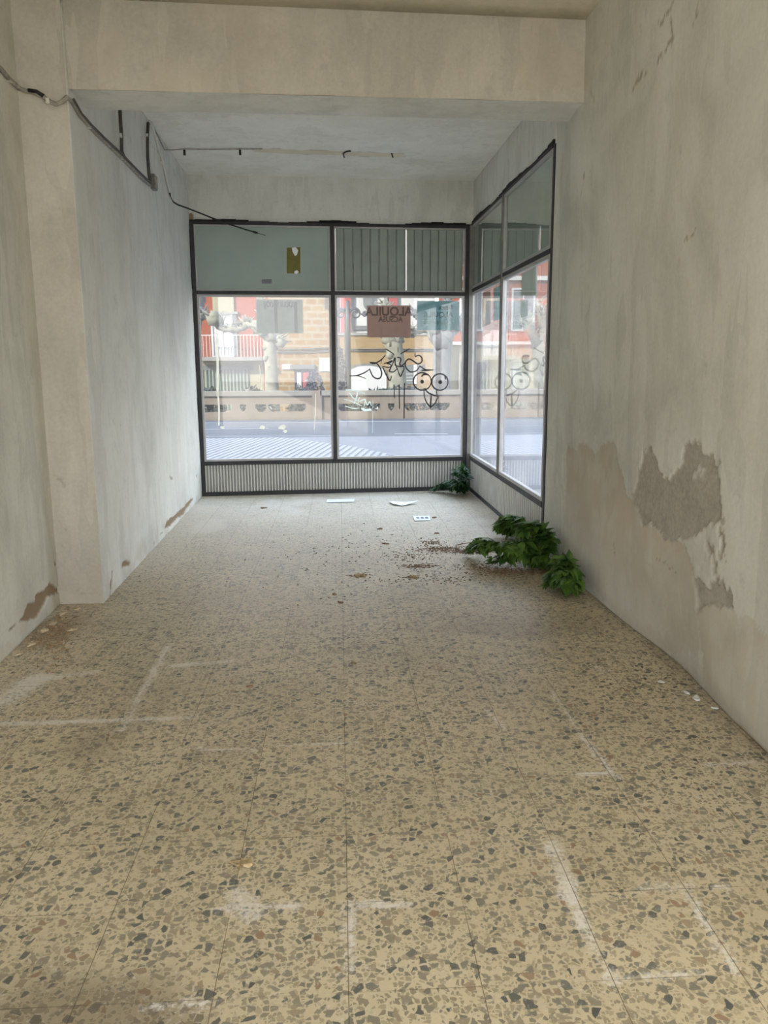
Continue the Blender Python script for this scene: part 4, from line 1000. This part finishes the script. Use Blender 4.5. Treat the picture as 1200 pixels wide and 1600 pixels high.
slab('pavement', 1.84, 60, -60, -20, GZ - 0.3, GZ, M['pave'])
M['yard'] = simple('pale_bounce_ground', lin(206, 196, 176), 0.9, 0, 0.06, 2)  # unseen ground behind the room, made pale to bounce sun into it
slab('ground_behind', -60, 1.84, -60, YB - 0.15, GZ - 0.3, GZ + 0.1, M['yard'])
slab('lower_ground', -60, 60, 24.9, 60, -1.9, -1.6, M['ground'])
# ribbed tactile bars on the pavement
P1 = onz(527, 706, GZ); P2 = onz(548, 692, GZ); dd = P2 - P1; dd /= np.linalg.norm(dd); nn = np.array([-dd[1], dd[0], 0])
tri = [onz(*p, GZ)[:2] for p in [(300, 722), (316, 686), (440, 684), (545, 697), (612, 711), (590, 722)]]
tm = MB(); base = onz(450, 704, GZ)
def clipline(c, d, poly):
    ts = []
    for i in range(len(poly)):
        a = np.array(poly[i]); b_ = np.array(poly[(i + 1) % len(poly)]); e = b_ - a
        den = d[0] * e[1] - d[1] * e[0]
        if abs(den) < 1e-9: continue
        w_ = a - c; t = (w_[0] * e[1] - w_[1] * e[0]) / den; s_ = (w_[0] * d[1] - w_[1] * d[0]) / den
        if 0 <= s_ <= 1: ts.append(t)
    return (min(ts), max(ts)) if len(ts) >= 2 else None
for k in range(-60, 60):
    c = base[:2] + nn[:2] * k * 0.14
    r_ = clipline(c, dd[:2], tri)
    if not r_ or r_[1] - r_[0] < 0.05: continue
    a = c + dd[:2] * r_[0]; b_ = c + dd[:2] * r_[1]; hw = nn[:2] * 0.04
    q = [a - hw, b_ - hw, b_ + hw, a + hw]
    tm.hexa([(p[0], p[1], GZ) for p in q], [(p[0], p[1], GZ + 0.012) for p in q])
struct(tm.build('paving_bars', M['pave_stripe']))

# parapet across the road
at = lambda x, y, D: tuple(ony(x, y, D))
D = 24.9
par = empty('parapet', (0, D, GZ)); tag(par, 'low pinkish stone parapet with slot openings across the road', 'parapet')
def slot_panel(x0, x1, slots):
    mb = MB(); z0, z1 = -0.1, 0.72; s0, s1 = 0.22, 0.46
    mb.box(x0, x1, -0.12, 0.12, z0, s0); mb.box(x0, x1, -0.12, 0.12, s1, z1); c = x0
    for a, b_ in slots:
        mb.box(c, a, -0.12, 0.12, s0, s1); c = b_
        r_ = 0.10
        for sx_, sg in ((a, 1), (b_, -1)):
            mb.prism([(sx_, s0), (sx_ + sg * r_, s0), (sx_ + sg * 0.03, s0 + 0.07), (sx_, s0 + 0.12)][::sg], -0.12, 0.12)
    mb.box(c, x1, -0.12, 0.12, s0, s1)
    return mb
xp = lambda px: ony(px, 640, D)[0]
slot_panel(-30, xp(488), [(xp(314), xp(363)), (xp(376), xp(385)), (xp(400), xp(417)), (xp(420), xp(478))]).build('panel', M['stone'], par)
slot_panel(xp(501), xp(718), [(xp(528), xp(594)), (xp(606), xp(616)), (xp(632), xp(702))]).build('panel', M['stone'], par)
slot_panel(xp(718) + 0.3, 30, [(xp(718) + 0.9 + 2.4 * k, xp(718) + 2.2 + 2.4 * k) for k in range(9)]).build('panel', M['stone'], par)
for px in (488, 718):
    x0 = xp(px); MB().box(x0, x0 + 0.3, -0.2, 0.2, -0.1, 0.86).build('post', M['stone'], par)
for a, b_ in ((-30, xp(488)), (xp(501), xp(718)), (xp(718) + 0.3, 30)):
    MB().box(a, b_, -0.2, 0.2, 0.72, 0.86).build('coping', M['coping'], par)

def bush(name, x0, x1, y, z0, z1, m, n, lab, cat='hedge', r=0.35, size=0.10, group=None):
    random.seed(int(1000 + x0 * 37)); mb = MB(); cx = (x0 + x1) / 2
    for k in range(n):
        u = random.uniform(-1, 1); x = cx + u * (x1 - x0) / 2; top = z1 - (z1 - z0) * 0.35 * abs(u) ** 2 - 0.15 * random.random()
        z = max(z0, top - (top - z0) * random.random() ** 2.2); yy = random.gauss(0, r * 0.5)
        leaf(mb, (x - cx, yy, z - z0), (random.gauss(0, 1), random.gauss(0, 1), random.gauss(0.3, 1)), (random.gauss(0, 1), random.gauss(0, 1), 1), size * random.uniform(.7, 1.3), size * 0.6)
    root = empty(name, (cx, y, z0)); tag(root, lab, cat, group)
    mb.build('foliage', m, root)
    tb = MB()
    for k in range(5): tb.tube([((random.uniform(-.4, .4)) * (x1 - x0), 0, -0.02), ((random.uniform(-.4, .4)) * (x1 - x0), random.uniform(-.1, .1), (z1 - z0) * 0.8)], 0.02, 5)
    tb.build('stem', M['iron'], root)
X26 = lambda px, py=600: ony(px, py, 27.0)[0]
for a, b_, y0, m, n, lab in [(308, 348, 606, 'hedge', 700, 'grey green hedge behind the parapet at its left end'), (366, 424, 607, 'hedge', 800, 'long low hedge behind the parapet left of the pale tree'),
                            (452, 484, 606, 'hedge', 500, 'short hedge in front of the dark doorway'), (526, 730, 607, 'hedge', 2200, 'longest hedge behind the right half of the parapet')]:
    bush('hedge', X26(a), X26(b_), 27.0, -1.2, ony(450, y0, 27.0)[2], M[m], int(n * 1.6), lab, size=0.17)
bush('shrub', X26(476), X26(510), 25.9, -1.2, ony(480, 578, 25.9)[2], M['hedge_blue'], 1200, 'taller bluish shrub beside the dark doorway', 'shrub', r=0.3)
bush('shrub', X26(524), X26(541), 28.5, -1.6, ony(530, 543, 28.5)[2], M['hedge'], 900, 'tall narrow shrub just left of the street lamp', 'shrub')

# pollarded plane trees
def plane(pts, branches, Dp, m, lab, seed):
    random.seed(seed)
    P = [Vector(ony(x, y, Dp)) for x, y, _ in pts]; base = Vector((P[0].x, Dp, -1.6)); root = empty('plane_tree', tuple(base)); tag(root, lab, 'tree', )
    rr = [r for _, _, r in pts]
    mb = MB(); mb.tube([base - base] + [p - base for p in P], [rr[0] * 1.25] + rr, 12)
    for k in range(10):
        t = random.uniform(0.3, 1); i = min(int(t * (len(P) - 1)), len(P) - 2); p = P[i].lerp(P[i + 1], random.random()) - base
        mb.blob(p + Vector((random.uniform(-1, 1), random.uniform(-1, 1), 0)) * rr[0] * 0.6, rr[0] * 0.5, 7, 5, 0.4)
    mb.build('trunk', m, root, True)
    for br in branches:
        Q = [Vector(ony(x, y, Dp + random.uniform(-.3, .3))) - base for x, y, _ in br]; rb = [r for _, _, r in br]
        mb = MB(); cr = crom(Q, 4); n = len(cr); rad = [np.interp(i / (n - 1), np.linspace(0, 1, len(rb)), rb) * random.uniform(.85, 1.2) for i in range(n)]
        mb.tube(cr, rad, 9)
        for i in range(0, n):
            if random.random() < 0.8:
                mb.blob(cr[i], rad[i] * random.uniform(0.9, 1.2), 7, 5, 0.7)
                for s_ in range(5):
                    d = Vector((random.uniform(-1, 1), random.uniform(-1, 1), random.uniform(0.1, 1))).normalized()
                    mb.tube([cr[i], cr[i] + d * random.uniform(.2, .5)], [0.05, 0.015], 5)
        mb.build('branch', m, root, True)
plane([(425, 610, .26), (424, 575, .24), (422, 545, .24), (421, 525, .26)], [[(421, 528, .22), (405, 515, .17), (390, 505, .15), (375, 512, .13), (350, 513, .14), (338, 503, .16), (332, 497, .2)], [(422, 530, .2), (432, 527, .16), (440, 536, .15)], [(420, 525, .2), (412, 500, .14), (408, 470, .12), (402, 440, .1)]], 30.0, M['bark'], 'pale pollarded plane tree with a gnarled branch reaching left', 4)
plane([(622, 610, .34), (620, 570, .32), (616, 545, .32), (612, 525, .34)], [[(612, 530, .28), (604, 520, .24), (600, 510, .2)], [(614, 528, .28), (628, 518, .22), (645, 518, .17), (668, 514, .14), (676, 530, .12)], [(612, 525, .2), (606, 500, .16), (598, 470, .1)]], 30.0, M['bark'], 'thick pale plane tree behind the graffiti tag', 5)
plane([(690, 610, .34), (690, 570, .32), (692, 540, .34), (694, 520, .36)], [[(692, 530, .3), (702, 515, .24), (716, 505, .2)], [(690, 530, .3), (680, 515, .22), (672, 500, .18), (650, 490, .14)], [(694, 524, .26), (696, 495, .2), (700, 465, .14)]], 29.0, M['bark_grey'], 'grey plane tree at the right end of the front window', 6)
plane([(296, 610, .3), (300, 560, .28), (304, 510, .28), (309, 480, .26), (314, 455, .22), (318, 435, .2)], [[(309, 490, .18), (315, 495, .14), (319, 488, .12)]], 33.5, M['bark_grey'], 'dark leaning trunk at the left edge of the front window', 7)
plane([(836, 620, .3), (838, 580, .28), (845, 545, .26), (850, 520, .24)], [[(845, 545, .2), (830, 520, .16), (815, 500, .12)], [(848, 530, .2), (862, 505, .16), (872, 490, .12)], [(850, 520, .2), (846, 490, .14), (840, 470, .1)]], 30.0, M['bark'], 'pale plane tree seen through the side window', 8)

# street lamp with scroll bracket
lp = Vector(ony(543, 610, 30.5)); lp.z = -1.6
root = empty('street_lamp', tuple(lp)); tag(root, 'grey iron street lamp with a scrolled bracket outside the front window', 'lamp')
L_ = lambda x, y: Vector(ony(x, y, 30.5)) - lp
MB().tube([Vector((0, 0, 0)), L_(543, 500), L_(543.5, 470)], [0.16, 0.11, 0.07], 10).build('post', M['iron'], root, True)
sb = MB()
def spiral(c, r, t0, turns, n=22): return [Vector((c.x + r * (1 - 0.75 * k / n) * math.cos(t0 + turns * 6.28 * k / n), c.y, c.z + r * (1 - 0.75 * k / n) * math.sin(t0 + turns * 6.28 * k / n))) for k in range(n + 1)]
sb.tube(spiral(L_(533, 490), 0.20, 0.5, 1.4), 0.036, 6); sb.tube(spiral(L_(555, 490), 0.22, 2.4, -1.4), 0.036, 6)
sb.tube(crom([L_(526, 494), L_(533, 484), L_(543, 490), L_(553, 482), L_(563, 490), L_(571, 492)], 5), 0.036, 6)
sb.tube(crom([L_(538, 482), L_(543, 486), L_(552, 480)], 5), 0.036, 6); sb.tube(spiral(L_(570, 491), 0.10, 1.0, 1.2), 0.036, 6)
sb.tube(crom([L_(545, 497), L_(541, 505), L_(545, 515)], 4), 0.036, 6)
sb.build('scroll_bracket', M['iron'], root, True)

# houses across the street
DF = 42.0
def rect(px0, py0, px1, py1, Dd): a = ony(px0, py0, Dd); b_ = ony(px1, py1, Dd); return a[0], b_[0], b_[2], a[2]
def bpart(name, root, rc, y0, y1, m, lab=None):
    x0, x1, z0, z1 = rc; o = root.location
    ob = MB().box(x0 - o.x, x1 - o.x, y0 - o.y, y1 - o.y, z0 - o.z, z1 - o.z).build(name, m, root)
    if lab: ob['label'] = lab
    return ob
def win_part(root, rc, frame='trim_white', pane='darkglass', shutter=None):
    x0, x1, z0, z1 = rc; o = root.location; mb = MB(); t_ = 0.09
    y0, y1 = DF - 0.12, DF + 0.05
    for a in ((x0 - t_, x1 + t_, z1, z1 + t_), (x0 - t_, x1 + t_, z0 - t_, z0), (x0 - t_, x0, z0, z1), (x1, x1 + t_, z0, z1), ((x0 + x1) / 2 - 0.03, (x0 + x1) / 2 + 0.03, z0, z1)):
        mb.box(a[0] - o.x, a[1] - o.x, y0 - o.y, y1 - o.y, a[2] - o.z, a[3] - o.z)
    wv = mb.build('window', M[frame], root)
    MB().box(x0 - o.x, x1 - o.x, DF - 0.06 - o.y, DF - 0.03 - o.y, z0 - o.z, z1 - o.z).build('pane', M[pane], wv)
    return wv
# orange brick house
h = empty('house', (-8.0, DF, -1.6)); tag(h, 'orange brick house with a white balcony door and green folding shutters', 'house')
xw0, xw1 = -16.0, ony(421, 540, DF)[0]
bpart('wall', h, (xw0, xw1, 1.75, 12.0), DF, DF + 5, M['brick'])
bpart('ground_floor_wall', h, (xw0, xw1, -1.6, 1.75), DF, DF + 5, M['cream'])
bpart('window_blind', h, rect(331, 440, 366, 488, DF), DF - 0.12, DF + 0.05, M['cream'], 'cream blind')
wv = win_part(h, rect(332, 492, 363, 556, DF), 'trim_white', 'trim_white')
bpart('side_shutter', h, rect(363.5, 490, 372, 556, DF), DF - 0.10, DF + 0.05, M['shade_grey'])
bpart('lintel', h, rect(331, 487, 372, 491, DF), DF - 0.15, DF + 0.05, M['coping'])
bal = bpart('balcony', h, rect(312, 558, 412, 563.5, DF), DF - 0.9, DF + 0.05, M['coping'])
rl = MB(); o = h.location; x0 = ony(313, 560, DF - .85)[0]; x1 = ony(410, 560, DF - .85)[0]
za = ony(340, 523, DF - .85)[2]; zb = ony(340, 558, DF - .85)[2]; k = x0
rl.box(x0 - o.x, x1 - o.x, -0.87, -0.83, za - o.z - 0.04, za - o.z)
while k < x1: rl.box(k - o.x - 0.012, k - o.x + 0.012, -0.86, -0.84, zb - o.z, za - o.z); k += 0.17
rl.build('railing', M['trim_white'], bal)
sh = MB(); x0, x1, z0, z1 = rect(320, 578, 392, 640, DF); n = 26; prof = [(x0 + (x1 - x0) * i / n, -0.10 if i % 2 else -0.02) for i in range(n + 1)]
for (a, ya), (b_, yb) in zip(prof, prof[1:]):
    sh.add([(a - o.x, ya, z0 - o.z), (b_ - o.x, yb, z0 - o.z), (b_ - o.x, yb, z1 - o.z), (a - o.x, ya, z1 - o.z)], [(0, 1, 2, 3)])
sh.build('folding_shutter', M['greygreen'], h)
bpart('shop_lintel', h, rect(316, 571, 396, 578, DF), DF - 0.08, DF + 0.05, M['shade_grey'])
bpart('pilaster', h, rect(312, 576, 320, 640, DF), DF - 0.06, DF + 0.05, M['white'])
bpart('pilaster', h, rect(411, 566, 421, 640, DF), DF - 0.06, DF + 0.05, M['brick_pink'])
# sandstone house
h = empty('house', (-2.0, DF, -1.6)); tag(h, 'sandstone block house with a dark doorway between brick and white houses', 'house')
bpart('wall', h, (xw1, ony(521, 540, DF)[0], -1.6, 11.0), DF, DF + 5, M['sand'])
bpart('door', h, rect(460, 577, 492, 640, DF), DF - 0.06, DF + 0.05, M['darkglass'])
bpart('door_lintel', h, rect(453, 570, 492, 576.5, DF), DF - 0.16, DF + 0.05, M['shade_grey'])
bpart('door_post', h, rect(464, 582, 472, 640, DF), DF - 0.12, DF + 0.05, M['trim_white'])
bpart('door_panel', h, rect(473, 582, 484, 640, DF), DF - 0.10, DF + 0.05, M['red'])
mb = MB(); o = h.location
for yy in (545, 549.5):
    a = Vector(ony(432, yy + 1, DF - .1)) - o; b_ = Vector(ony(521, yy - 2, DF - .1)) - o; mb.tube([a, (a + b_) / 2 + Vector((0, 0, -.03)), b_], 0.03, 6)
mb.build('wall_cable', M['iron'], h)
bpart('downpipe', h, rect(507, 440, 510, 482, DF), DF - 0.10, DF, M['iron'])
def sign(rc, lines, lab):
    x0, x1, z0, z1 = rc; r_ = empty('wall_sign', ((x0 + x1) / 2, DF - 0.05, (z0 + z1) / 2)); tag(r_, lab, 'sign')
    w2, h2 = (x1 - x0) / 2, (z1 - z0) / 2
    MB().box(-w2, w2, -0.03, 0.04, -h2, h2).build('board', M['trim_white'], r_)
    for k in range(lines):
        mb = MB()
        z = h2 * 0.65 - k * h2 * 1.3 / max(1, lines - 1); x = -w2 * 0.8
        while x < w2 * 0.75: ln = random.uniform(.04, .16); mb.box(x, min(x + ln, w2 * .8), -0.035, -0.03, z - h2 * .1, z + h2 * .1); x += ln + 0.05
        mb.build('printed_lines', M['ink'], r_)
random.seed(2)
sign(rect(499, 559, 521, 580, DF), 3, 'white notice with three grey lines on the sandstone house')
sign(rect(441, 569, 456, 577, DF), 2, 'small white sign left of the dark doorway')
# white house with red pilasters behind a sandstone yard wall
h = empty('house', (2.5, DF, -1.6)); tag(h, 'white house with red pilasters rising behind the yard wall', 'house')
D2 = DF
xa, xb = ony(521, 500, D2)[0] + 0.02, 5.0
bpart('wall', h, (xa, xb, -1.6, 12.0), D2, D2 + 5, M['white'])
for a, b_ in ((531, 550), (607, 621)): bpart('pilaster', h, rect(a, 400, b_, 640, D2), D2 - 0.2, D2 + 0.05, M['red'])
for a, b_ in ((600, 606), (523, 530), (552, 555)): bpart('pilaster', h, rect(a, 400, b_, 640, D2), D2 - 0.12, D2 + 0.05, M['coping'])
o = h.location
mb = MB(); mb.prism([(Vector(ony(x, y, D2)).x - o.x, ony(x, y, D2)[2] - o.z) for x, y in [(566, 440), (582, 440), (580, 478), (573, 485), (568, 478)]], -0.3, 0.02); mb.build('awning', M['shade_grey'], h)
bpart('name_plate', h, rect(554.5, 509, 573, 515.5, D2), D2 - 0.1, D2 + 0.02, M['shade_grey'])
h = empty('yard_wall', (2.5, 39.0, -1.6)); tag(h, 'sandstone yard wall with an arched white gate, behind the graffiti', 'wall')
D3 = 39.0; o = h.location
def b3(name, rc, y0, y1, m): x0, x1, z0, z1 = rc; return MB().box(x0 - o.x, x1 - o.x, y0 - o.y, y1 - o.y, z0 - o.z, z1 - o.z).build(name, m, h)
ra = rect(521, 524, 690, 640, D3); b3('wall', (ra[0] + .3, ra[1], -1.6, ra[3]), D3, D3 + 0.5, M['sand_big'])
b3('coping', (ra[0] + .2, ra[1], ra[3], ra[3] + 0.12), D3 - 0.08, D3 + 0.58, M['coping'])
mb = MB()
for yy in (545.5, 548.5): a = Vector(ony(545, yy, D3 - .05)) - o; b_ = Vector(ony(685, yy, D3 - .05)) - o; mb.tube([a, b_], 0.025, 6)
mb.build('wall_cable', M['iron'], h)
def arch(cx, y_top, hw, n=14): return [(ony(cx + hw * math.cos(math.pi * k / n), 640, D3)[0] - o.x, ony(cx, y_top + 14 - 14 * math.sin(math.pi * k / n), D3)[2] - o.z) for k in range(n + 1)]
zb = 0.0
A_ = arch(572, 568, 32); mb = MB(); mb.prism([(A_[0][0], zb)] + A_ + [(A_[-1][0], zb)], -0.06, 0.02); mb.build('gate_arch', M['shade_grey'], h)
A_ = arch(574, 571.5, 30); mb = MB(); mb.prism([(A_[0][0], zb)] + A_ + [(A_[-1][0], zb)], -0.10, -0.02); mb.build('gate', M['trim_white'], h)
for a in ((632, 570, 645, 600), (646, 570, 651, 600), (652, 570, 664, 580)):
    b3('vent_grille', rect(*a, D3), D3 - 0.06, D3 + 0.02, M['shade_grey'] if a[0] != 646 else M['trim_white'])
for k in range(3): b3('slat', rect(632, 584 + 5 * k, 645, 585 + 5 * k, D3), D3 - 0.09, D3 + 0.02, M['trim_white'])
# pink brick house at the right, seen through the side window too
h = empty('house', (14.0, DF - 2, -1.6)); tag(h, 'long red brick house with white window frames seen through the side window', 'house'); DFs = DF; DF = DF - 2
x0 = ony(692, 500, DF)[0]
bpart('wall', h, (x0, 32.0, 2.6, 13.0), DF, DF + 1.8, M['brick'])
bpart('ground_floor_wall', h, (x0, 32.0, -1.6, 2.45), DF, DF + 1.8, M['cream'])
bpart('cornice', h, (x0 - 0.1, 32.0, 2.45, 2.6), DF - 0.25, DF, M['white'])
bpart('cornice', h, (x0 - 0.1, 32.0, 5.55, 5.75), DF - 0.2, DF, M['white'])
o = h.location
for k in range(10):
    xx = x0 + 0.9 + 2.6 * k
    for z0 in (3.2, 6.3, 9.4): win_part(h, (xx, xx + 1.0, z0, z0 + 1.9), 'trim_white', 'shade_grey' if k % 3 else 'darkglass')
    win_part(h, (xx, xx + 1.3, -0.6, 1.6), 'coping', 'greygreen' if k % 2 else 'darkglass')
# brick house far to the left, seen only in reflections and from the side
h = empty('house', (-24.0, DFs, -1.6)); tag(h, 'cream rendered house beyond the left edge of the brick house', 'house')
bpart('wall', h, (-34, -16.05, -1.6, 11), DFs, DFs + 5, M['cream'])

# kinds that repeat share a group
for o in list(COL.objects):
    if o.parent or 'label' not in o.keys(): continue
    k = o.name.split('.')[0]
    g_ = {'electric_cable': 'cables on the left wall and ceiling', 'weed_plant': 'weeds growing along the windows', 'dry_leaf': 'dry leaves scattered on the floor',
          'paper_sheet': 'papers on the floor below the front window', 'plane_tree': 'pollarded plane trees across the street', 'hedge': 'hedges behind the parapet',
          'house': 'houses across the street', 'ceiling_hook': 'wire hooks on the bay ceiling', 'wall_sign': 'signs on the sandstone house', 'shrub': 'shrubs behind the parapet'}.get(k)
    if k == 'plaster_chip': g_ = 'white crumbs by the right wall' if o.location.x > 0 else 'plaster chips under the left wall'
    if k == 'poster': g_ = 'posters on the front window' if o.location.x < 1.5 else 'posters on the side window'
    if k == 'sticker': g_ = 'stickers on the green panel'
    if g_: o['group'] = g_
